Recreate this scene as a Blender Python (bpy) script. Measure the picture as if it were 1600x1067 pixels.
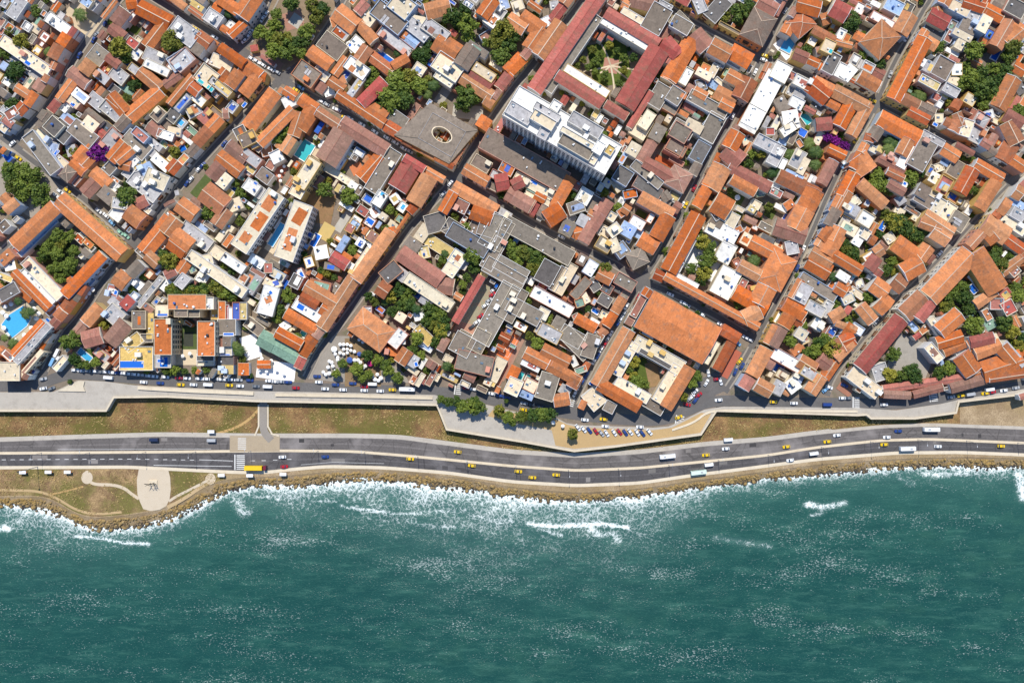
import bpy, math, random
import numpy as np
from mathutils import noise as mnoise, Vector
R = math.radians
rng = random.Random(11)
sc = bpy.context.scene
for _o in list(bpy.data.objects): bpy.data.objects.remove(_o)
col = sc.collection

# ------------------------------------------------------------------ camera, sky, sun, exposure
S, H, CX, CY = 0.36, 443.0, 800.0, 533.5          # metres per photo pixel at street level, flying height
cam = bpy.data.cameras.new('Camera'); camo = bpy.data.objects.new('Camera', cam); col.objects.link(camo)
camo.location = (0, 0, H); camo.rotation_euler = (0, 0, 0)
cam.sensor_fit = 'HORIZONTAL'; cam.angle = 2*math.atan(800*S/H); cam.clip_start = 1; cam.clip_end = 6000
sc.camera = camo
SUN_EL = 54.0
w = bpy.data.worlds.new('World'); sc.world = w; w.use_nodes = True
nt = w.node_tree; nt.nodes.clear()
sky = nt.nodes.new('ShaderNodeTexSky'); sky.sky_type = 'NISHITA'; sky.sun_disc = False
sky.sun_elevation = R(SUN_EL); sky.sun_rotation = 0.0; sky.air_density = 1.0; sky.dust_density = 0.2; sky.ozone_density = 7.0
bg = nt.nodes.new('ShaderNodeBackground'); bg.inputs[1].default_value = 0.14
wo = nt.nodes.new('ShaderNodeOutputWorld')
nt.links.new(sky.outputs[0], bg.inputs[0]); nt.links.new(bg.outputs[0], wo.inputs[0])
sl = bpy.data.lights.new('Sun', 'SUN'); sl.energy = 4.3; sl.angle = R(0.53); sl.color = (1.0, 0.95, 0.86)
so = bpy.data.objects.new('Sun', sl); col.objects.link(so)
so.rotation_euler = (R(-(90-SUN_EL)), R(-3), 0); so.location = (0, 200, 300)
vs = sc.view_settings; vs.view_transform = 'Standard'; vs.look = 'None'; vs.exposure = 0.36; vs.gamma = 1.0
vs.use_curve_mapping = False

def Wp(px, py, z=0.0):
    k = S*(H-z)/H
    return ((px-CX)*k, (CY-py)*k)
def hsh(*a):
    r = random.Random(repr(a)); return r

# ------------------------------------------------------------------ materials
MATS = {}
def _n(nt, t, **k):
    n = nt.nodes.new(t)
    for a, b in k.items(): setattr(n, a, b)
    return n
def _noise(nt, vec, scale, detail=3, rough=0.55):
    n = _n(nt, 'ShaderNodeTexNoise'); n.inputs['Scale'].default_value = scale
    n.inputs['Detail'].default_value = detail; n.inputs['Roughness'].default_value = rough
    nt.links.new(vec, n.inputs['Vector']); return n.outputs['Fac']
def _ramp(nt, fac, stops):
    n = _n(nt, 'ShaderNodeValToRGB'); e = n.color_ramp.elements
    while len(e) < len(stops): e.new(0.5)
    for i, (p, c) in enumerate(stops):
        e[i].position = p; e[i].color = tuple(c) + (1,) if len(c) == 3 else c
    nt.links.new(fac, n.inputs[0]); return n.outputs[0]
def _mix(nt, fac, a, b, mode='MIX'):
    n = _n(nt, 'ShaderNodeMix', data_type='RGBA', blend_type=mode)
    for s, v in ((n.inputs[0], fac), (n.inputs[6], a), (n.inputs[7], b)):
        if isinstance(v, bpy.types.NodeSocket): nt.links.new(v, s)
        elif isinstance(v, (int, float)): s.default_value = v
        else: s.default_value = tuple(v) + (1,)
    return n.outputs[2]
def _math(nt, op, a, b=None, c=None, clamp=False):
    n = _n(nt, 'ShaderNodeMath', operation=op); n.use_clamp = clamp
    for i, v in enumerate((a, b, c)):
        if v is None: continue
        if isinstance(v, bpy.types.NodeSocket): nt.links.new(v, n.inputs[i])
        else: n.inputs[i].default_value = v
    return n.outputs[0]
def _map(nt, vec, scale=(1, 1, 1), rot=(0, 0, 0), loc=(0, 0, 0)):
    n = _n(nt, 'ShaderNodeMapping'); n.inputs['Scale'].default_value = scale
    n.inputs['Rotation'].default_value = rot; n.inputs['Location'].default_value = loc
    nt.links.new(vec, n.inputs[0]); return n.outputs[0]
def newmat(name):
    m = bpy.data.materials.new(name); m.use_nodes = True; nt = m.node_tree
    b = nt.nodes['Principled BSDF']
    pos = _n(nt, 'ShaderNodeNewGeometry').outputs['Position']
    return m, nt, b, pos
def scol(c, k): return tuple(min(1, x*k) for x in c)

def m_surface(name, c, rough=0.8, var=0.25, s1=0.35, s2=2.2, stain=None, stain_amt=0.45, objvar=0.22, spec=0.3, bump=0.0, streak=0.0):
    """general weathered surface: two noise scales, a per-object shift and optional stains"""
    if name in MATS: return MATS[name]
    m, nt, b, pos = newmat(name)
    n1 = _noise(nt, pos, s1, 4); n2 = _noise(nt, pos, s2, 3, 0.65)
    col_ = _mix(nt, _math(nt, 'MULTIPLY_ADD', n2, 1.8, -0.4, True), scol(c, 1-var), scol(c, 1+var*0.8))
    col_ = _mix(nt, _math(nt, 'MULTIPLY_ADD', n1, 2.2, -0.6, True), scol(c, 1-var*0.7), col_, 'MIX')
    if stain:
        f = _noise(nt, _map(nt, pos, loc=(31, 7, 3)), s1*1.7, 5, 0.62)
        f = _math(nt, 'MULTIPLY_ADD', f, 5.0, -2.55, True)
        col_ = _mix(nt, _math(nt, 'MULTIPLY', f, stain_amt), col_, stain)
    if streak:      # rain streaks run down the slope
        uv = _n(nt, 'ShaderNodeUVMap').outputs[0]
        sk = _noise(nt, _map(nt, uv, (0.9, 0.10, 1)), 1.0, 4, 0.65)
        col_ = _mix(nt, _math(nt, 'MULTIPLY', _math(nt, 'MULTIPLY_ADD', sk, 5.0, -2.6, True), streak), col_, scol(c, 0.42))
        sk2 = _noise(nt, _map(nt, uv, (0.7, 0.14, 1), (0, 0, 0), (19, 5, 0)), 1.0, 4, 0.65)
        col_ = _mix(nt, _math(nt, 'MULTIPLY', _math(nt, 'MULTIPLY_ADD', sk2, 5.0, -2.9, True), streak*0.8), col_, (min(1, c[0]*1.25), min(1, c[1]*1.7), min(1, c[2]*2.2)))
    oi = _n(nt, 'ShaderNodeObjectInfo').outputs['Random']
    hs = _n(nt, 'ShaderNodeHueSaturation')
    nt.links.new(col_, hs.inputs['Color'])
    nt.links.new(_math(nt, 'MULTIPLY_ADD', oi, objvar*2, 1-objvar), hs.inputs['Value'])
    r2 = _math(nt, 'FRACT', _math(nt, 'MULTIPLY', oi, 37.7))
    nt.links.new(_math(nt, 'MULTIPLY_ADD', r2, 0.02*objvar/0.22, 0.5-0.01*objvar/0.22), hs.inputs['Hue'])
    nt.links.new(_math(nt, 'MULTIPLY_ADD', r2, -0.2, 1.08), hs.inputs['Saturation'])
    nt.links.new(hs.outputs[0], b.inputs['Base Color'])
    b.inputs['Roughness'].default_value = rough
    b.inputs['Specular IOR Level'].default_value = spec
    if bump:
        bp = _n(nt, 'ShaderNodeBump'); bp.inputs['Strength'].default_value = bump; bp.inputs['Distance'].default_value = 0.3
        nt.links.new(n2, bp.inputs['Height']); nt.links.new(bp.outputs[0], b.inputs['Normal'])
    MATS[name] = m; return m

PAL = {'o': (0.53, 0.175, 0.055), 'O': (0.40, 0.12, 0.045), 'r': (0.40, 0.115, 0.085), 'p': (0.33, 0.15, 0.105),
       'n': (0.215, 0.165, 0.125), 'k': (0.135, 0.12, 0.108), 'y': (0.225, 0.185, 0.142), 'l': (0.42, 0.40, 0.39),
       'w': (0.77, 0.74, 0.67), 'c': (0.66, 0.55, 0.38), 'e': (0.60, 0.43, 0.15), 't': (0.22, 0.34, 0.25),
       'u': (0.03, 0.12, 0.50), 'v': (0.32, 0.42, 0.60), 'b': (0.30, 0.18, 0.09)}
CN = {'o': 'orange', 'O': 'burnt-orange', 'r': 'red', 'p': 'pink-brown', 'n': 'brown-grey', 'k': 'dark-grey', 'y': 'grey',
      'l': 'pale-grey', 'w': 'white', 'c': 'cream', 'e': 'ochre', 't': 'green', 'u': 'blue', 'v': 'pale-blue', 'b': 'brown'}
def m_tile(c):
    d = PAL[c]
    return m_surface('clay_tiles_'+CN[c].replace(' ', '_').replace('-', '_'), d, 0.85, 0.45, 0.2, 1.1, (0.20, 0.115, 0.075), 0.75, 0.22, 0.2, 0.4, 0.6)
def m_flat(c):
    d = PAL[c]
    st = {'w': (0.45, 0.43, 0.40), 'c': (0.36, 0.30, 0.22)}.get(c, scol(d, 0.45))
    return m_surface('flat_roof_'+CN[c].replace(' ', '_').replace('-', '_'), d, 0.85, 0.34 if c not in 'wc' else 0.2, 0.25, 1.0, st, 0.75, 0.16, 0.25)
WALLC = [(0.72, 0.69, 0.63), (0.66, 0.55, 0.38), (0.60, 0.40, 0.14), (0.55, 0.27, 0.19), (0.62, 0.60, 0.58), (0.45, 0.52, 0.62), (0.55, 0.22, 0.10), (0.70, 0.62, 0.48)]
def m_wall(i):
    return m_surface('painted_wall_%d' % i, WALLC[i], 0.85, 0.12, 0.4, 2.0, scol(WALLC[i], 0.55), 0.35, 0.1, 0.25)
def m_paint(name, c, rough=0.35, spec=0.5, metallic=0.0):
    if name in MATS: return MATS[name]
    m, nt, b, pos = newmat(name)
    n = _noise(nt, pos, 1.3, 3)
    nt.links.new(_mix(nt, n, scol(c, 0.82), scol(c, 1.1)), b.inputs['Base Color'])
    b.inputs['Roughness'].default_value = rough; b.inputs['Specular IOR Level'].default_value = spec; b.inputs['Metallic'].default_value = metallic
    MATS[name] = m; return m
def m_foliage(name, dark, light, scale=0.9):
    if name in MATS: return MATS[name]
    m, nt, b, pos = newmat(name)
    n = _noise(nt, pos, scale, 4, 0.7)
    oi = _n(nt, 'ShaderNodeObjectInfo').outputs['Random']
    f = _math(nt, 'MULTIPLY_ADD', n, 2.4, -0.85)
    f = _math(nt, 'ADD', f, _math(nt, 'MULTIPLY_ADD', oi, 1.0, -0.45), None, True)
    nt.links.new(_mix(nt, f, dark, light), b.inputs['Base Color'])
    b.inputs['Roughness'].default_value = 0.65; b.inputs['Specular IOR Level'].default_value = 0.25
    MATS[name] = m; return m
GLASS = m_paint('window_glass', (0.035, 0.055, 0.08), 0.12, 0.6)
POOLW = {}
def m_pool(c):
    cc = {'u': (0.02, 0.13, 0.52), 't': (0.05, 0.40, 0.42), 'v': (0.06, 0.36, 0.62)}.get(c, (0.05, 0.35, 0.5))
    return m_paint('pool_water_'+CN[c].replace(' ', '_').replace('-', '_'), cc, 0.08, 0.5)
LEAF = m_foliage('leaves', (0.028, 0.062, 0.009), (0.17, 0.21, 0.026))
LEAF_DRY = m_foliage('leaves_yellow_green', (0.07, 0.09, 0.010), (0.26, 0.23, 0.025))
PALMF = m_foliage('palm_fronds', (0.022, 0.055, 0.010), (0.12, 0.15, 0.03), 1.5)
BOUG = m_foliage('bougainvillea_flowers', (0.10, 0.004, 0.12), (0.30, 0.015, 0.26), 1.5)
BARK = m_surface('bark', (0.12, 0.085, 0.055), 0.9, 0.3, 1.0, 5.0)
WHITEP = m_paint('white_painted_metal', (0.78, 0.78, 0.76), 0.5)
DARKM = m_paint('dark_metal', (0.03, 0.03, 0.033), 0.5)
RUBBER = m_paint('tyre_rubber', (0.018, 0.018, 0.018), 0.85, 0.2)
CONC = m_surface('concrete', (0.42, 0.38, 0.32), 0.9, 0.16, 0.15, 1.6, (0.26, 0.23, 0.19), 0.5, 0.05)
CREAMST = m_surface('pale_stone', (0.60, 0.51, 0.37), 0.9, 0.16, 0.2, 1.8, (0.38, 0.30, 0.20), 0.4, 0.05)
WALLST = m_surface('fortress_stone', (0.40, 0.34, 0.26), 0.95, 0.3, 0.3, 2.4, (0.2, 0.17, 0.13), 0.5, 0.05)
SAND = m_surface('trodden_sand', (0.46, 0.31, 0.14), 0.95, 0.2, 0.08, 1.2, (0.33, 0.22, 0.10), 0.6, 0.05)
PATIO = m_surface('yard_ground', (0.22, 0.17, 0.125), 0.95, 0.35, 0.12, 1.1, (0.09, 0.10, 0.04), 0.7, 0.05)
PAVE = m_surface('street_pavement', (0.30, 0.26, 0.21), 0.9, 0.2, 0.3, 2.0, (0.18, 0.16, 0.13), 0.4, 0.05)
LAWN = m_surface('lawn_grass', (0.085, 0.115, 0.022), 0.95, 0.4, 0.4, 2.5, (0.04, 0.06, 0.012), 0.6, 0.1)
STREETASP = m_surface('street_asphalt', (0.13, 0.12, 0.112), 0.9, 0.25, 0.1, 1.0, (0.085, 0.08, 0.075), 0.6, 0.05)
LINEP = m_surface('road_paint', (0.66, 0.65, 0.61), 0.7, 0.2, 0.8, 3.0, (0.3, 0.29, 0.28), 0.5, 0.05)

# ------------------------------------------------------------------ mesh helpers
def mesh(name, v, f, mat=None, smooth=False):
    me = bpy.data.meshes.new(name); me.from_pydata(v, [], f)
    if mat: me.materials.append(mat)
    if smooth: me.polygons.foreach_set('use_smooth', [True]*len(me.polygons))
    me.update(); return me
def obj(name, me, parent=None, loc=(0, 0, 0), rz=0.0, scale=None):
    o = bpy.data.objects.new(name, me); col.objects.link(o)
    if parent: o.parent = parent
    o.location = loc
    if rz: o.rotation_euler = (0, 0, rz)
    if scale: o.scale = scale
    return o
def tag(o, label=None, cat=None, group=None, kind=None):
    if label: o['label'] = label
    if cat: o['category'] = cat
    if group: o['group'] = group
    if kind: o['kind'] = kind
    return o
class MB:
    def __init__(s): s.v = []; s.f = []
    def add(s, v, f):
        k = len(s.v); s.v += v; s.f += [tuple(i+k for i in q) for q in f]
    def box(s, x0, x1, y0, y1, z0, z1, tp=0.0):
        """box; tp shrinks the top"""
        s.add([(x0, y0, z0), (x1, y0, z0), (x1, y1, z0), (x0, y1, z0),
               (x0+tp, y0+tp, z1), (x1-tp, y0+tp, z1), (x1-tp, y1-tp, z1), (x0+tp, y1-tp, z1)],
              [(0, 3, 2, 1), (4, 5, 6, 7), (0, 1, 5, 4), (1, 2, 6, 5), (2, 3, 7, 6), (3, 0, 4, 7)])
    def cyl(s, x, y, z0, z1, r0, r1, n=8):
        v = [(x+r0*math.cos(2*math.pi*i/n), y+r0*math.sin(2*math.pi*i/n), z0) for i in range(n)]
        v += [(x+r1*math.cos(2*math.pi*i/n), y+r1*math.sin(2*math.pi*i/n), z1) for i in range(n)]
        f = [(i, (i+1) % n, n+(i+1) % n, n+i) for i in range(n)] + [tuple(range(n-1, -1, -1)), tuple(range(n, 2*n))]
        s.add(v, f)
    def tube(s, p, q, r0, r1, n=6):
        p = Vector(p); q = Vector(q); d = (q-p).normalized()
        a = d.orthogonal().normalized(); b = d.cross(a)
        v = [tuple(p+(a*math.cos(t)+b*math.sin(t))*r0) for t in [2*math.pi*i/n for i in range(n)]]
        v += [tuple(q+(a*math.cos(t)+b*math.sin(t))*r1) for t in [2*math.pi*i/n for i in range(n)]]
        s.add(v, [(i, (i+1) % n, n+(i+1) % n, n+i) for i in range(n)] + [tuple(range(n-1, -1, -1)), tuple(range(n, 2*n))])
    def mesh(s, name, mat, smooth=False): return mesh(name, s.v, s.f, mat, smooth)
def slab(name, pts, z0, z1, mat, parent=None):
    """extruded polygon from world xy points"""
    n = len(pts)
    ar = sum(pts[i][0]*pts[(i+1) % n][1]-pts[(i+1) % n][0]*pts[i][1] for i in range(n))
    if ar < 0: pts = pts[::-1]
    v = [(x, y, z0) for x, y in pts]+[(x, y, z1) for x, y in pts]
    f = [tuple(range(n, 2*n)), tuple(range(n-1, -1, -1))]+[(i, (i+1) % n, n+(i+1) % n, n+i) for i in range(n)]
    return obj(name, mesh(name, v, f, mat), parent)
def interp(pts, x):
    if x <= pts[0][0]: return pts[0][1]
    for (x0, y0), (x1, y1) in zip(pts, pts[1:]):
        if x <= x1: return y0+(y1-y0)*(x-x0)/(x1-x0)
    return pts[-1][1]
def smooth_interp(pts):
    xs = np.arange(-60, 1661, 4.0)
    ys = np.array([interp(pts, x) for x in xs]); k = np.ones(9)/9
    ys = np.convolve(np.pad(ys, 4, 'edge'), k, 'valid')
    return [(float(a), float(b)) for a, b in zip(xs, ys)]
def xstrip(name, top, bot, z, mat, x0=-60, x1=1660, thick=0.0, step=6, kind='structure', zb=None):
    """sheet between two photo polylines y(x); uv v runs across"""
    xs = list(np.arange(x0, x1+0.01, step)); v = []; f = []; uv = []
    zb = z if zb is None else zb
    for x in xs:
        for p, zz in ((top, z), (bot, zb)):
            X, Y = Wp(x, interp(p, x) if isinstance(p, list) else p(x), zz); v.append((X, Y, zz))
    n = len(xs)
    for i in range(n-1): f.append((2*i, 2*i+1, 2*i+3, 2*i+2))
    if thick:
        k = len(v); v += [(a, b, c-thick) for a, b, c in v]
        for i in range(n-1):
            f.append((2*i+2, k+2*i+2, k+2*i, 2*i)); f.append((2*i+1, k+2*i+1, k+2*i+3, 2*i+3))
        f.append((0, k, k+1, 1)); f.append((2*n-2, 2*n-1, k+2*n-1, k+2*n-2))
    me = mesh(name, v, f, mat)
    ul = me.uv_layers.new(name='UVMap')
    for l in me.loops:
        q = l.vertex_index; q = q-2*n if q >= 2*n else q
        ul.data[l.index].uv = ((xs[q//2])*S, q % 2)
    o = obj(name, me); tag(o, kind=kind); return o
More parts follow.
